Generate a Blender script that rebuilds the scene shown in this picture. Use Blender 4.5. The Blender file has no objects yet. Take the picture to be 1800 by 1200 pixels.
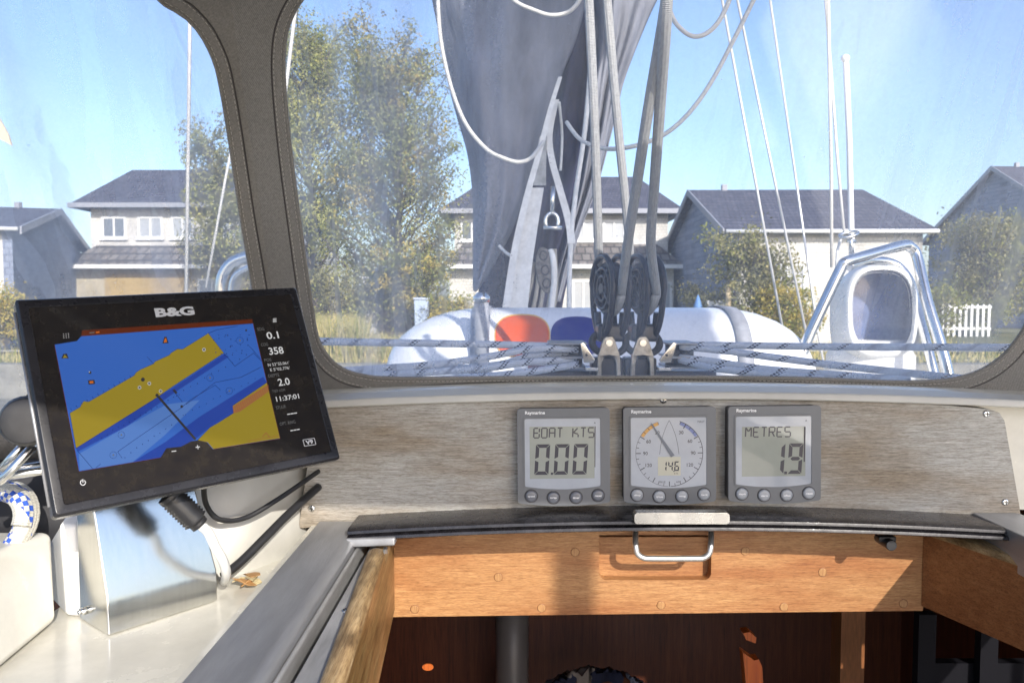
import bpy, bmesh, math, random
from math import sin, cos, pi, radians, sqrt
from mathutils import Vector, Matrix, noise
from mathutils.geometry import tessellate_polygon
random.seed(7)
SC = bpy.context.scene
COL = SC.collection
# ------------------------------------------------------------------ camera
CZ = 2.2
FPX = 1400.0
TH = math.atan(80/1400)
cd = bpy.data.cameras.new('camera'); cam = bpy.data.objects.new('camera', cd); COL.objects.link(cam)
cam.location = (0, 0, CZ); cam.rotation_euler = (pi/2-TH, 0, 0)
cd.sensor_width = 36; cd.lens = 28; cd.clip_start = 0.02; cd.clip_end = 3000
cd.dof.use_dof = True; cd.dof.focus_distance = 0.95; cd.dof.aperture_fstop = 16
SC.camera = cam
# ------------------------------------------------------------------ world, sun
SUN = Vector((.362, -.813, .454)).normalized()
w = bpy.data.worlds.new("World"); SC.world = w; w.use_nodes = True
nt = w.node_tree; bg = nt.nodes['Background']
sky = nt.nodes.new('ShaderNodeTexSky'); sky.sky_type = 'NISHITA'; sky.sun_disc = False
sky.sun_elevation = math.asin(SUN.z); sky.sun_rotation = math.atan2(SUN.x, SUN.y)
sky.air_density = 1.0; sky.dust_density = 1.6; sky.ozone_density = 2.4
tint = nt.nodes.new('ShaderNodeMix'); tint.data_type = 'RGBA'; tint.blend_type = 'MULTIPLY'; tint.inputs[0].default_value = 1
tint.inputs[7].default_value = (.97, .965, 1.05, 1); nt.links.new(sky.outputs[0], tint.inputs[6]); nt.links.new(tint.outputs[2], bg.inputs[0]); bg.inputs[1].default_value = 0.15
sl = bpy.data.lights.new('sun', 'SUN'); sl.energy = 2.95; sl.angle = radians(.5); sl.color = (1, .94, .85)
so = bpy.data.objects.new('sun', sl); COL.objects.link(so); so.rotation_euler = SUN.to_track_quat('Z', 'Y').to_euler()
SC.view_settings.view_transform = 'Standard'; SC.view_settings.look = 'None'
SC.view_settings.exposure = 0.86; SC.view_settings.gamma = 1
try:
    SC.cycles.max_bounces = 12; SC.cycles.transparent_max_bounces = 24
    SC.cycles.sample_clamp_indirect = 4
except Exception: pass
# ------------------------------------------------------------------ projection helpers (photo pixel of the 1800x1200 picture -> a point in the place)
def ray(px, py):
    a = (px-900)/FPX; b = (600-py)/FPX
    return Vector((a, cos(TH)+b*sin(TH), b*cos(TH)-sin(TH)))
ORG = Vector((0, 0, CZ))
def V(px, py, Y):
    r = ray(px, py); return ORG + r*(Y/r.y)
def VZ(px, py, z):
    r = ray(px, py); return ORG + r*((z-CZ)/r.z)      # z: height in the world
def VP(px, py, p0, n):
    r = ray(px, py); return ORG + r*((p0-ORG).dot(n)/r.dot(n))
def Z(zr): return CZ+zr
# ------------------------------------------------------------------ mesh collector
class MB:
    def __init__(s): s.v = []; s.f = []; s.m = []; s.uv = {}; s.sm = []
    def add(s, vs, fs, m=0, smooth=False):
        o = len(s.v); s.v += [Vector(q) for q in vs]
        for f in fs: s.f.append([i+o for i in f]); s.m.append(m); s.sm.append(smooth)
        return o
    def quad(s, a, b, c, d, m=0): s.add([a, b, c, d], [(0, 1, 2, 3)], m)
    def box(s, c, d, rot=None, m=0):
        c = Vector(c); vs = []
        for z in (-1, 1):
            for y in (-1, 1):
                for x in (-1, 1):
                    q = Vector((x*d[0]/2, y*d[1]/2, z*d[2]/2))
                    if rot is not None: q = rot @ q
                    vs.append(c+q)
        s.add(vs, [(0, 2, 3, 1), (4, 5, 7, 6), (0, 1, 5, 4), (2, 6, 7, 3), (0, 4, 6, 2), (1, 3, 7, 5)], m)
    def box2(s, a, b, m=0):
        a = Vector(a); b = Vector(b); s.box((a+b)/2, [abs(b[i]-a[i]) for i in range(3)], m=m)
    def hexa(s, p, m=0):   # 8 points: bottom 4 ccw, top 4 ccw
        s.add(p, [(3, 2, 1, 0), (4, 5, 6, 7), (0, 1, 5, 4), (1, 2, 6, 5), (2, 3, 7, 6), (3, 0, 4, 7)], m)
    def tube(s, pts, r, n=10, m=0, cap=True, flat=None, closed=False):
        pts = [Vector(p) for p in pts]; N = len(pts)
        rr = r if isinstance(r, (list, tuple)) else [r]*N
        up = None; rings = []; L = 0; uvs = []
        for i, p in enumerate(pts):
            t = (pts[(i+1) % N]-pts[i-1]) if closed else (pts[min(i+1, N-1)]-pts[max(i-1, 0)])
            if t.length < 1e-9: t = Vector((0, 0, 1))
            t.normalize()
            if up is None:
                up = Vector((0, 0, 1)) if abs(t.z) < .9 else Vector((0, 1, 0))
            x = up.cross(t)
            if x.length < 1e-6: x = Vector((1, 0, 0)).cross(t)
            x.normalize(); y = t.cross(x); up = y
            if i: L += (pts[i]-pts[i-1]).length
            uvs.append(L)
            fl = flat or 1
            rings.append([p + (x*cos(2*pi*k/n)*rr[i]+y*sin(2*pi*k/n)*rr[i]*fl) for k in range(n)])
        o = len(s.v)
        for R in rings: s.v += R
        M = N if closed else N-1
        for i in range(M):
            for k in range(n):
                k2 = (k+1) % n; j = (i+1) % N
                s.uv[len(s.f)] = [(uvs[i], k/n), (uvs[i], (k+1)/n), (uvs[j] if j else L, (k+1)/n), (uvs[j] if j else L, k/n)]
                s.f.append([o+i*n+k, o+i*n+k2, o+j*n+k2, o+j*n+k]); s.m.append(m); s.sm.append(True)
        if cap and not closed:
            s.f.append([o+k for k in range(n)][::-1]); s.m.append(m); s.sm.append(False)
            s.f.append([o+(N-1)*n+k for k in range(n)]); s.m.append(m); s.sm.append(False)
    def loft(s, rings, m=0, smooth=True, capa=True, capb=True, closed=True):
        n = len(rings[0]); o = len(s.v)
        for R in rings: s.v += [Vector(q) for q in R]
        for i in range(len(rings)-1):
            for k in range(n if closed else n-1):
                k2 = (k+1) % n
                s.f.append([o+i*n+k, o+i*n+k2, o+(i+1)*n+k2, o+(i+1)*n+k]); s.m.append(m); s.sm.append(smooth)
        if capa: s.f.append([o+k for k in range(n)][::-1]); s.m.append(m); s.sm.append(False)
        if capb: s.f.append([o+(len(rings)-1)*n+k for k in range(n)]); s.m.append(m); s.sm.append(False)
    def grid(s, rows, m=0, smooth=True):
        s.loft(rows, m, smooth, False, False, False)
        # uv in metres
    def prism(s, poly, fn, t0, t1, m=0, caps=(True, True), side=True):
        """poly: 2D outline, fn(u,v,w)->3D, extruded from w=t0 to t1"""
        n = len(poly)
        a = [fn(u, v, t0) for u, v in poly]; b = [fn(u, v, t1) for u, v in poly]
        tri = tessellate_polygon([[Vector((u, v, 0)) for u, v in poly]])
        fs = []
        if caps[0]: fs += [tuple(t) for t in tri]
        if caps[1]: fs += [tuple(n+i for i in reversed(t)) for t in tri]
        if side: fs += [(i, (i+1) % n, n+(i+1) % n, n+i) for i in range(n)]
        s.add(a+b, fs, m)
    def build(s, name, mats, parent=None, fix=True, bevel=0, seg=2, solid=0, sub=0, weld=False, auto=None):
        me = bpy.data.meshes.new(name)
        me.from_pydata([tuple(q) for q in s.v], [], s.f)
        if not isinstance(mats, (list, tuple)): mats = [mats]
        for x in mats: me.materials.append(x)
        for p, mi, sm in zip(me.polygons, s.m, s.sm): p.material_index = mi; p.use_smooth = sm
        if s.uv:
            ul = me.uv_layers.new(name='UVMap')
            for fi, cs in s.uv.items():
                ls = me.polygons[fi].loop_start
                for k, c in enumerate(cs): ul.data[ls+k].uv = c
        if fix or weld:
            bm = bmesh.new(); bm.from_mesh(me)
            if weld: bmesh.ops.remove_doubles(bm, verts=bm.verts, dist=1e-5)
            bmesh.ops.recalc_face_normals(bm, faces=bm.faces); bm.to_mesh(me); bm.free()
        o = bpy.data.objects.new(name, me); COL.objects.link(o)
        if parent: o.parent = parent; o.matrix_parent_inverse = parent.matrix_basis.inverted()
        if solid: q = o.modifiers.new('s', 'SOLIDIFY'); q.thickness = solid; q.offset = 0
        if sub:
            q = o.modifiers.new('u', 'SUBSURF'); q.levels = sub; q.render_levels = sub
        if bevel:
            q = o.modifiers.new('b', 'BEVEL'); q.width = bevel; q.segments = seg; q.limit_method = 'ANGLE'; q.angle_limit = radians(35)
            q.harden_normals = False
            for p in me.polygons: p.use_smooth = True
            q2 = o.modifiers.new('w', 'WEIGHTED_NORMAL'); q2.keep_sharp = True
        return o
def tag(o, label=None, cat=None, group=None, kind=None):
    if label: o['label'] = label
    if cat: o['category'] = cat
    if group: o['group'] = group
    if kind: o['kind'] = kind
    return o
def empty(name, loc, label, cat, group=None):
    o = bpy.data.objects.new(name, None); COL.objects.link(o); o.location = loc; o.empty_display_size = .05
    return tag(o, label, cat, group)
def copy_tree(o, off, parent=None):
    c = o.copy(); COL.objects.link(c)
    if parent: c.parent = parent
    else: c.location = o.location+Vector(off)
    for ch in [x for x in list(COL.objects) if x.parent == o]: copy_tree(ch, off, c)
    return c
def smooth_pts(P, n=8, closed=False):
    P = [Vector(p) for p in P]; N = len(P); out = []
    R = range(N if closed else N-1)
    for i in R:
        g = (lambda k: P[k % N]) if closed else (lambda k: P[max(0, min(N-1, k))])
        p0, p1, p2, p3 = g(i-1), g(i), g(i+1), g(i+2)
        for k in range(n):
            t = k/n
            out.append(.5*((2*p1)+(p2-p0)*t+(2*p0-5*p1+4*p2-p3)*t*t+(3*p1-p0-3*p2+p3)*t**3))
    if not closed: out.append(P[-1])
    return out
def rrect(w, h, r, n=6, cx=0, cy=0, bulge=0):
    out = []
    for (sx, sy, a0) in ((1, 1, 0), (-1, 1, 90), (-1, -1, 180), (1, -1, 270)):
        for k in range(n+1):
            a = radians(a0+90*k/n)
            out.append((cx+sx*(w/2-r)+r*cos(a), cy+sy*(h/2-r)+r*sin(a)))
        if bulge and (sx, sy) == (-1, -1):
            for k in range(1, 12):
                t = k/12; out.append((cx-(w/2-r)+(w-2*r)*t, cy-h/2-bulge*4*t*(1-t)))
    return out
def ell(rx, ry, cx=0, cy=0, n=28, p=2.0, rot=0):
    out = []
    for k in range(n):
        a = 2*pi*k/n; c, s_ = cos(a), sin(a)
        x = rx*math.copysign(abs(c)**(2/p), c); y = ry*math.copysign(abs(s_)**(2/p), s_)
        out.append((cx+x*cos(rot)-y*sin(rot), cy+x*sin(rot)+y*cos(rot)))
    return out
# text as flat polygons (built-in font), mapped through fn(u,v,w)
_tc = {}
def text_polys(body, bold=0.0, spacing=1.0):
    key = (body, bold, spacing)
    if key in _tc: return _tc[key]
    c = bpy.data.curves.new('t', 'FONT'); c.body = body; c.size = 1; c.align_x = 'CENTER'; c.align_y = 'CENTER'; c.offset = bold; c.space_character = spacing
    c.resolution_u = 3
    o = bpy.data.objects.new('t', c); COL.objects.link(o)
    dg = bpy.context.evaluated_depsgraph_get(); me = bpy.data.meshes.new_from_object(o.evaluated_get(dg))
    vs = [v.co.copy() for v in me.vertices]; fs = [tuple(p.vertices) for p in me.polygons]
    if vs:
        x0 = min(v.x for v in vs); x1 = max(v.x for v in vs); y0 = min(v.y for v in vs); y1 = max(v.y for v in vs)
        cx = (x0+x1)/2; cy = (y0+y1)/2
        vs = [Vector((v.x-cx, v.y-cy, 0)) for v in vs]
    else: x0 = x1 = y0 = y1 = 0
    bpy.data.objects.remove(o); bpy.data.curves.remove(c); bpy.data.meshes.remove(me)
    _tc[key] = (vs, fs, x1-x0, y1-y0); return _tc[key]
def put_text(mb, body, fn, u, v, h, wd=None, w=0, m=0, bold=0.0, shear=0, spacing=1.0):
    vs, fs, tw, thh = text_polys(body, bold, spacing)
    if not vs: return
    ky = h/thh; kx = (wd/tw) if wd else ky
    mb.add([fn(u+q.x*kx+q.y*ky*shear, v+q.y*ky, w) for q in vs], fs, m)
# ------------------------------------------------------------------ materials
def mat(name, color=(.5, .5, .5), rough=.5, metal=0, spec=.5, noise_amt=0, nscale=20, bump=0, bscale=200, coat=0, stretch=None, c2=None, detail=4, emit=None, es=1, bdist=.001, tr=0):
    m = bpy.data.materials.new(name); m.use_nodes = True; N = m.node_tree.nodes; L = m.node_tree.links
    b = N['Principled BSDF']; b.inputs['Base Color'].default_value = (*color, 1); b.inputs['Roughness'].default_value = rough
    b.inputs['Metallic'].default_value = metal; b.inputs['Specular IOR Level'].default_value = spec; b.inputs['Coat Weight'].default_value = coat
    if emit: b.inputs['Emission Color'].default_value = (*emit, 1); b.inputs['Emission Strength'].default_value = es
    tc = N.new('ShaderNodeTexCoord'); mp = N.new('ShaderNodeMapping'); L.new(tc.outputs['Object'], mp.inputs[0])
    if stretch: mp.inputs['Scale'].default_value = stretch
    if noise_amt or c2:
        n = N.new('ShaderNodeTexNoise'); n.inputs['Scale'].default_value = nscale; n.inputs['Detail'].default_value = detail; n.inputs['Roughness'].default_value = .65
        L.new(mp.outputs[0], n.inputs[0])
        r = N.new('ShaderNodeValToRGB'); L.new(n.outputs[0], r.inputs[0])
        ca = c2 if c2 else tuple(c*(1-noise_amt) for c in color)
        cb = color if c2 else tuple(min(1, c*(1+noise_amt)) for c in color)
        r.color_ramp.elements[0].color = (*ca, 1); r.color_ramp.elements[0].position = .35
        r.color_ramp.elements[1].color = (*cb, 1); r.color_ramp.elements[1].position = .65
        L.new(r.outputs[0], b.inputs['Base Color'])
        mr = N.new('ShaderNodeMapRange'); mr.inputs[3].default_value = max(0, rough-.1); mr.inputs[4].default_value = min(1, rough+.12)
        L.new(n.outputs[0], mr.inputs[0]); L.new(mr.outputs[0], b.inputs['Roughness'])
    if bump:
        n2 = N.new('ShaderNodeTexNoise'); n2.inputs['Scale'].default_value = bscale; n2.inputs['Detail'].default_value = 3
        L.new(mp.outputs[0], n2.inputs[0]); bp = N.new('ShaderNodeBump'); bp.inputs['Strength'].default_value = bump; bp.inputs['Distance'].default_value = bdist
        L.new(n2.outputs[0], bp.inputs['Height']); L.new(bp.outputs[0], b.inputs['Normal'])
    return m
def ramp(N, L, src, stops):
    r = N.new('ShaderNodeValToRGB'); L.new(src, r.inputs[0]); e = r.color_ramp.elements
    while len(e) < len(stops): e.new(.5)
    for k, (p, c) in enumerate(stops): e[k].position = p; e[k].color = (*c, 1)
    return r.outputs[0]
def wood(name, stops, axis='x', scale=1.0, rough=.5, coat=0, blot=None, fine=1.0, bump=.35):
    m = bpy.data.materials.new(name); m.use_nodes = True; N = m.node_tree.nodes; L = m.node_tree.links; b = N['Principled BSDF']
    b.inputs['Roughness'].default_value = rough; b.inputs['Coat Weight'].default_value = coat; b.inputs['Coat Roughness'].default_value = .15
    tc = N.new('ShaderNodeTexCoord'); mp = N.new('ShaderNodeMapping'); L.new(tc.outputs['Object'], mp.inputs[0])
    s = {'x': (10, 90, 160), 'y': (120, 6, 120), 'z': (140, 140, 5)}[axis]
    mp.inputs['Scale'].default_value = tuple(k*scale for k in s)
    n = N.new('ShaderNodeTexNoise'); n.inputs['Scale'].default_value = 1; n.inputs['Detail'].default_value = 7; n.inputs['Roughness'].default_value = .72; n.inputs['Distortion'].default_value = .1
    L.new(mp.outputs[0], n.inputs[0])
    col = ramp(N, L, n.outputs[0], stops)
    # fine dark pores
    mp2 = N.new('ShaderNodeMapping'); L.new(tc.outputs['Object'], mp2.inputs[0]); mp2.inputs['Scale'].default_value = tuple(k*scale*5*fine for k in s)
    n2 = N.new('ShaderNodeTexNoise'); n2.inputs['Scale'].default_value = 1; n2.inputs['Detail'].default_value = 2; L.new(mp2.outputs[0], n2.inputs[0])
    pr = ramp(N, L, n2.outputs[0], [(.36, (.55, .5, .45)), (.5, (1, 1, 1))])
    mx = N.new('ShaderNodeMix'); mx.data_type = 'RGBA'; mx.blend_type = 'MULTIPLY'; mx.inputs[0].default_value = .8
    L.new(col, mx.inputs[6]); L.new(pr, mx.inputs[7]); out = mx.outputs[2]
    if blot:
        mp3 = N.new('ShaderNodeMapping'); L.new(tc.outputs['Object'], mp3.inputs[0]); mp3.inputs['Scale'].default_value = blot[2]
        n3 = N.new('ShaderNodeTexNoise'); n3.inputs['Scale'].default_value = 1; n3.inputs['Detail'].default_value = 4; L.new(mp3.outputs[0], n3.inputs[0])
        fr = ramp(N, L, n3.outputs[0], [(blot[1]-.12, (0, 0, 0)), (blot[1]+.12, (1, 1, 1))])
        mx2 = N.new('ShaderNodeMix'); mx2.data_type = 'RGBA'; mx2.blend_type = 'MULTIPLY'
        L.new(fr, mx2.inputs[0]); L.new(out, mx2.inputs[6]); mx2.inputs[7].default_value = (*blot[0], 1); out = mx2.outputs[2]
    L.new(out, b.inputs['Base Color'])
    bp = N.new('ShaderNodeBump'); bp.inputs['Strength'].default_value = bump; bp.inputs['Distance'].default_value = .0006
    L.new(n2.outputs[0], bp.inputs['Height']); L.new(bp.outputs[0], b.inputs['Normal'])
    return m
def fabric_mat(name, color, scale=900, color2=None):
    m = bpy.data.materials.new(name); m.use_nodes = True; N = m.node_tree.nodes; L = m.node_tree.links; b = N['Principled BSDF']
    b.inputs['Roughness'].default_value = .85; b.inputs['Sheen Weight'].default_value = .2
    tc = N.new('ShaderNodeTexCoord'); w1 = N.new('ShaderNodeTexWave'); w1.wave_type = 'BANDS'; w1.bands_direction = 'DIAGONAL'
    w1.inputs['Scale'].default_value = scale/3; w1.inputs['Distortion'].default_value = 2; L.new(tc.outputs['Object'], w1.inputs[0])
    nz = N.new('ShaderNodeTexNoise'); nz.inputs['Scale'].default_value = scale/2; nz.inputs['Detail'].default_value = 2; L.new(tc.outputs['Object'], nz.inputs[0])
    nl = N.new('ShaderNodeTexNoise'); nl.inputs['Scale'].default_value = 6; nl.inputs['Detail'].default_value = 5; L.new(tc.outputs['Object'], nl.inputs[0])
    ad = N.new('ShaderNodeMath'); ad.operation = 'MULTIPLY_ADD'; ad.inputs[1].default_value = .3; L.new(w1.outputs['Fac'], ad.inputs[0])
    mu = N.new('ShaderNodeMath'); mu.operation = 'MULTIPLY'; mu.inputs[1].default_value = .7; L.new(nz.outputs[0], mu.inputs[0]); L.new(mu.outputs[0], ad.inputs[2])
    c = ramp(N, L, ad.outputs[0], [(.2, tuple(x*.65 for x in color)), (.75, tuple(x*1.25 for x in color))])
    c3 = ramp(N, L, nl.outputs[0], [(.35, (.86, .86, .86)), (.65, (1.08, 1.08, 1.08))])
    mx = N.new('ShaderNodeMix'); mx.data_type = 'RGBA'; mx.blend_type = 'MULTIPLY'; mx.inputs[0].default_value = 1
    L.new(c, mx.inputs[6]); L.new(c3, mx.inputs[7]); L.new(mx.outputs[2], b.inputs['Base Color'])
    bp = N.new('ShaderNodeBump'); bp.inputs['Strength'].default_value = .6; bp.inputs['Distance'].default_value = .0006
    L.new(ad.outputs[0], bp.inputs['Height']); L.new(bp.outputs[0], b.inputs['Normal'])
    return m
def rope_mat(name, base, fleck, period=.032, amt=.13):
    m = bpy.data.materials.new(name); m.use_nodes = True; N = m.node_tree.nodes; L = m.node_tree.links; b = N['Principled BSDF']; b.inputs['Roughness'].default_value = .8
    uv = N.new('ShaderNodeUVMap'); sp = N.new('ShaderNodeSeparateXYZ'); L.new(uv.outputs[0], sp.inputs[0])
    def M(op, a, b_=None):
        q = N.new('ShaderNodeMath'); q.operation = op
        for k, x in enumerate((a, b_)):
            if x is None: continue
            if isinstance(x, (int, float)): q.inputs[k].default_value = x
            else: L.new(x, q.inputs[k])
        return q.outputs[0]
    U, Vv = sp.outputs[0], sp.outputs[1]
    # braid: two crossing helices
    h1 = M('SINE', M('ADD', M('MULTIPLY', U, 1400.0), M('MULTIPLY', Vv, 2*pi*5)))
    h2 = M('SINE', M('SUBTRACT', M('MULTIPLY', U, 1400.0), M('MULTIPLY', Vv, 2*pi*5)))
    br = M('MULTIPLY', h1, h2)
    bp = N.new('ShaderNodeBump'); bp.inputs['Strength'].default_value = .7; bp.inputs['Distance'].default_value = .0007
    L.new(br, bp.inputs['Height']); L.new(bp.outputs[0], b.inputs['Normal'])
    nz = N.new('ShaderNodeTexNoise'); nz.inputs['Scale'].default_value = 60; nz.inputs['Detail'].default_value = 4
    base_c = ramp(N, L, nz.outputs[0], [(.3, tuple(x*.72 for x in base)), (.7, base)])
    out = base_c
    if fleck:
        a = M('FRACT', M('ADD', M('DIVIDE', U, period), M('MULTIPLY', Vv, 1.0)))
        s1 = M('LESS_THAN', a, amt*2.2)
        g = M('FRACT', M('ADD', M('MULTIPLY', Vv, 6.0), M('MULTIPLY', M('FLOOR', M('MULTIPLY', U, 250.0)), .5)))
        s2 = M('LESS_THAN', g, .5)
        fac = M('MULTIPLY', s1, s2)
        mx = N.new('ShaderNodeMix'); mx.data_type = 'RGBA'; L.new(fac, mx.inputs[0]); L.new(base_c, mx.inputs[6]); mx.inputs[7].default_value = (*fleck, 1); out = mx.outputs[2]
    L.new(out, b.inputs['Base Color'])
    return m
def vinyl_mat():
    m = bpy.data.materials.new('clear_vinyl'); m.use_nodes = True; N = m.node_tree.nodes; L = m.node_tree.links
    N.remove(N['Principled BSDF']); o = N['Material Output']
    tr = N.new('ShaderNodeBsdfTransparent'); tr.inputs[0].default_value = (.97, .98, 1, 1)
    gl = N.new('ShaderNodeBsdfGlossy'); gl.inputs['Roughness'].default_value = .06; gl.inputs[0].default_value = (1, 1, 1, 1)
    lw = N.new('ShaderNodeFresnel'); lw.inputs[0].default_value = 1.45
    m1 = N.new('ShaderNodeMixShader'); L.new(lw.outputs[0], m1.inputs[0]); L.new(tr.outputs[0], m1.inputs[1]); L.new(gl.outputs[0], m1.inputs[2])
    # dust film: milky, streaky
    tc = N.new('ShaderNodeTexCoord'); mp = N.new('ShaderNodeMapping'); mp.inputs['Scale'].default_value = (14, 5, 2.0); L.new(tc.outputs['Object'], mp.inputs[0])
    n1 = N.new('ShaderNodeTexNoise'); n1.inputs['Scale'].default_value = 1; n1.inputs['Detail'].default_value = 5; n1.inputs['Distortion'].default_value = .6; L.new(mp.outputs[0], n1.inputs[0])
    n2 = N.new('ShaderNodeTexNoise'); n2.inputs['Scale'].default_value = 260; n2.inputs['Detail'].default_value = 2; L.new(tc.outputs['Object'], n2.inputs[0])
    vo = N.new('ShaderNodeTexVoronoi'); vo.inputs['Scale'].default_value = 38; L.new(tc.outputs['Object'], vo.inputs[0])
    spk = ramp(N, L, vo.outputs['Distance'], [(.035, (.5, .5, .5)), (.05, (0, 0, 0))])
    a = ramp(N, L, n1.outputs[0], [(.3, (.07, .07, .07)), (.5, (.10, .10, .10)), (.56, (.13, .13, .13)), (.75, (.22, .22, .22))])
    b_ = ramp(N, L, n2.outputs[0], [(.35, (.0, .0, .0)), (.8, (.06, .06, .06))])
    sx = N.new('ShaderNodeSeparateXYZ'); L.new(tc.outputs['Object'], sx.inputs[0])
    mr = N.new('ShaderNodeMapRange'); mr.inputs[1].default_value = -.6; mr.inputs[2].default_value = .8; L.new(sx.outputs[0], mr.inputs[0])
    gx = ramp(N, L, mr.outputs[0], [(0, (1, 1, 1)), (.22, (1, 1, 1)), (.30, (.95, .95, .95)), (.38, (.8, .8, .8)), (.44, (.42, .42, .42)), (.66, (.38, .38, .38)), (.8, (.75, .75, .75)), (1, (1, 1, 1))])
    # wiped streaks and painted glare streaks, with sharper edges
    mp5 = N.new('ShaderNodeMapping'); mp5.inputs['Scale'].default_value = (26, 8, 1.6); mp5.inputs['Rotation'].default_value = (0, .12, 0); L.new(tc.outputs['Object'], mp5.inputs[0])
    n5 = N.new('ShaderNodeTexNoise'); n5.inputs['Scale'].default_value = 1; n5.inputs['Detail'].default_value = 3; n5.inputs['Distortion'].default_value = 1.2; L.new(mp5.outputs[0], n5.inputs[0])
    st = ramp(N, L, n5.outputs[0], [(.44, (0, 0, 0)), (.49, (.07, .07, .07)), (.60, (.05, .05, .05)), (.62, (.16, .16, .16))])
    n6 = N.new('ShaderNodeTexVoronoi'); n6.inputs['Scale'].default_value = 5.5; n6.feature = 'F1'; n6.inputs['Randomness'].default_value = 1; L.new(tc.outputs['Object'], n6.inputs[0])
    s6 = N.new('ShaderNodeSeparateXYZ'); L.new(n6.outputs['Color'], s6.inputs[0]); m6 = N.new('ShaderNodeMath'); m6.operation = 'MULTIPLY'; m6.inputs[1].default_value = .06; L.new(s6.outputs[0], m6.inputs[0])
    def mth(op, p, q):
        z = N.new('ShaderNodeMath'); z.operation = op; L.new(p, z.inputs[0])
        if isinstance(q, (int, float)): z.inputs[1].default_value = q
        else: L.new(q, z.inputs[1])
        return z.outputs[0]
    base = mth('MULTIPLY', mth('ADD', mth('MULTIPLY', a, 2.1), mth('ADD', st, m6.outputs[0])), gx)
    ad = N.new('ShaderNodeMath'); ad.operation = 'ADD'; L.new(mth('ADD', base, mth('MULTIPLY', spk, .35)), ad.inputs[0]); L.new(b_, ad.inputs[1])
    df = N.new('ShaderNodeBsdfTranslucent'); df.inputs[0].default_value = (.9, .93, 1, 1)
    d2 = N.new('ShaderNodeBsdfDiffuse'); d2.inputs[0].default_value = (.9, .93, 1, 1)
    md = N.new('ShaderNodeMixShader'); md.inputs[0].default_value = .75; L.new(d2.outputs[0], md.inputs[1]); L.new(df.outputs[0], md.inputs[2])
    m2 = N.new('ShaderNodeMixShader'); L.new(ad.outputs[0], m2.inputs[0]); L.new(m1.outputs[0], m2.inputs[1]); L.new(md.outputs[0], m2.inputs[2])
    L.new(m2.outputs[0], o.inputs[0])
    return m
def emit_mat(name, col, es=1.0, rough=.15):
    return mat(name, tuple(c*.12 for c in col), rough, emit=col, es=es*.46)
M = {}
M['gel'] = mat('gelcoat', (.62, .60, .53), .24, noise_amt=.10, nscale=14, detail=8, bump=.05, bscale=300, coat=.3)
M['gel2'] = mat('gelcoat_grey', (.50, .49, .45), .4, noise_amt=.12, nscale=8, bump=.1, bscale=200)
M['panel'] = wood('weathered_panel', [(.25, (.17, .16, .14)), (.42, (.35, .34, .31)), (.58, (.48, .47, .44)), (.78, (.68, .67, .64))], 'x', 4.2, .5, blot=((.68, .57, .45), .53, (6, 3, 18)))
M['teak'] = wood('golden_teak', [(.25, (.19, .075, .024)), (.42, (.37, .175, .062)), (.6, (.49, .26, .105)), (.8, (.62, .39, .19))], 'x', 3.2, .5, blot=((.76, .60, .50), .54, (5, 3, 26)))
M['plug'] = wood('plug_wood', [(.3, (.36, .18, .07)), (.7, (.46, .25, .10))], 'z', 3, .5)
M['teak_y'] = wood('teak_side', [(.28, (.22, .095, .03)), (.5, (.40, .20, .075)), (.75, (.58, .36, .17))], 'y', .8, .45, blot=((.55, .6, .5), .5, (14, 6, 14)))
M['teak_w'] = wood('teak_worn_top', [(.28, (.22, .13, .055)), (.5, (.46, .31, .15)), (.75, (.66, .50, .29))], 'y', 2.2, .5, blot=((.45, .42, .38), .52, (60, 22, 60)))
M['mahog'] = wood('mahogany', [(.28, (.17, .06, .02)), (.5, (.26, .10, .035)), (.75, (.34, .15, .06))], 'y', 2.0, .4, coat=.25)
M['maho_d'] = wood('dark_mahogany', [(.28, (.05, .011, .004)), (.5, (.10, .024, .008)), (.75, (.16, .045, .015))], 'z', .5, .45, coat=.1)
M['sun_orange'] = wood('sun_patch_orange', [(.28, (.34, .06, .008)), (.5, (.42, .085, .01)), (.75, (.5, .13, .02))], 'z', .5, .4)  # saturated orange carries the sunlit look of the cabin patches
M['steel'] = mat('stainless', (.72, .72, .70), .16, 1, noise_amt=.06, nscale=30, bump=.03, bscale=60)
M['satin'] = mat('satin_steel', (.72, .71, .68), .34, .85)
M['steelb'] = mat('brushed_steel', (.68, .68, .66), .17, 1, noise_amt=.05, nscale=4, bump=.03, bscale=60, stretch=(30, 30, 1))
M['alu'] = mat('aluminium_rail', (.33, .335, .35), .42, .5, noise_amt=.16, nscale=30, bump=.2, bscale=500, stretch=(1, .15, 1))
M['alu_l'] = mat('aluminium_light', (.46, .46, .46), .42, .5, noise_amt=.2, nscale=40, bump=.2, bscale=500, stretch=(1, .2, 1))
M['black_gloss'] = mat('smoked_acrylic', (.016, .015, .018), .26, noise_amt=.4, nscale=60, bump=.25, bscale=160, coat=.15, spec=.35, bdist=.0006)
M['black_pl'] = mat('black_plastic', (.02, .02, .022), .38, noise_amt=.2, nscale=50, bump=.15, bscale=900, bdist=.0003)
M['rubber'] = mat('black_rubber', (.035, .035, .037), .55, bump=.2, bscale=400)
M['bezel'] = mat('plotter_bezel', (.016, .016, .02), .26, noise_amt=.2, nscale=30, bump=.1, bscale=500, bdist=.0003)
M['glass_blk'] = mat('plotter_glass', (.010, .009, .011), .16, c2=(.022, .019, .017), nscale=90, detail=10, coat=.2)
M['inst'] = mat('instrument_grey', (.155, .163, .175), .42, noise_amt=.05, nscale=40, bump=.2, bscale=1200, bdist=.0003)
M['inst_d'] = mat('instrument_dark', (.07, .065, .068), .5)
M['inst_w'] = mat('instrument_window', (.36, .39, .44), .18, noise_amt=.05, nscale=30, coat=.8)
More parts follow.
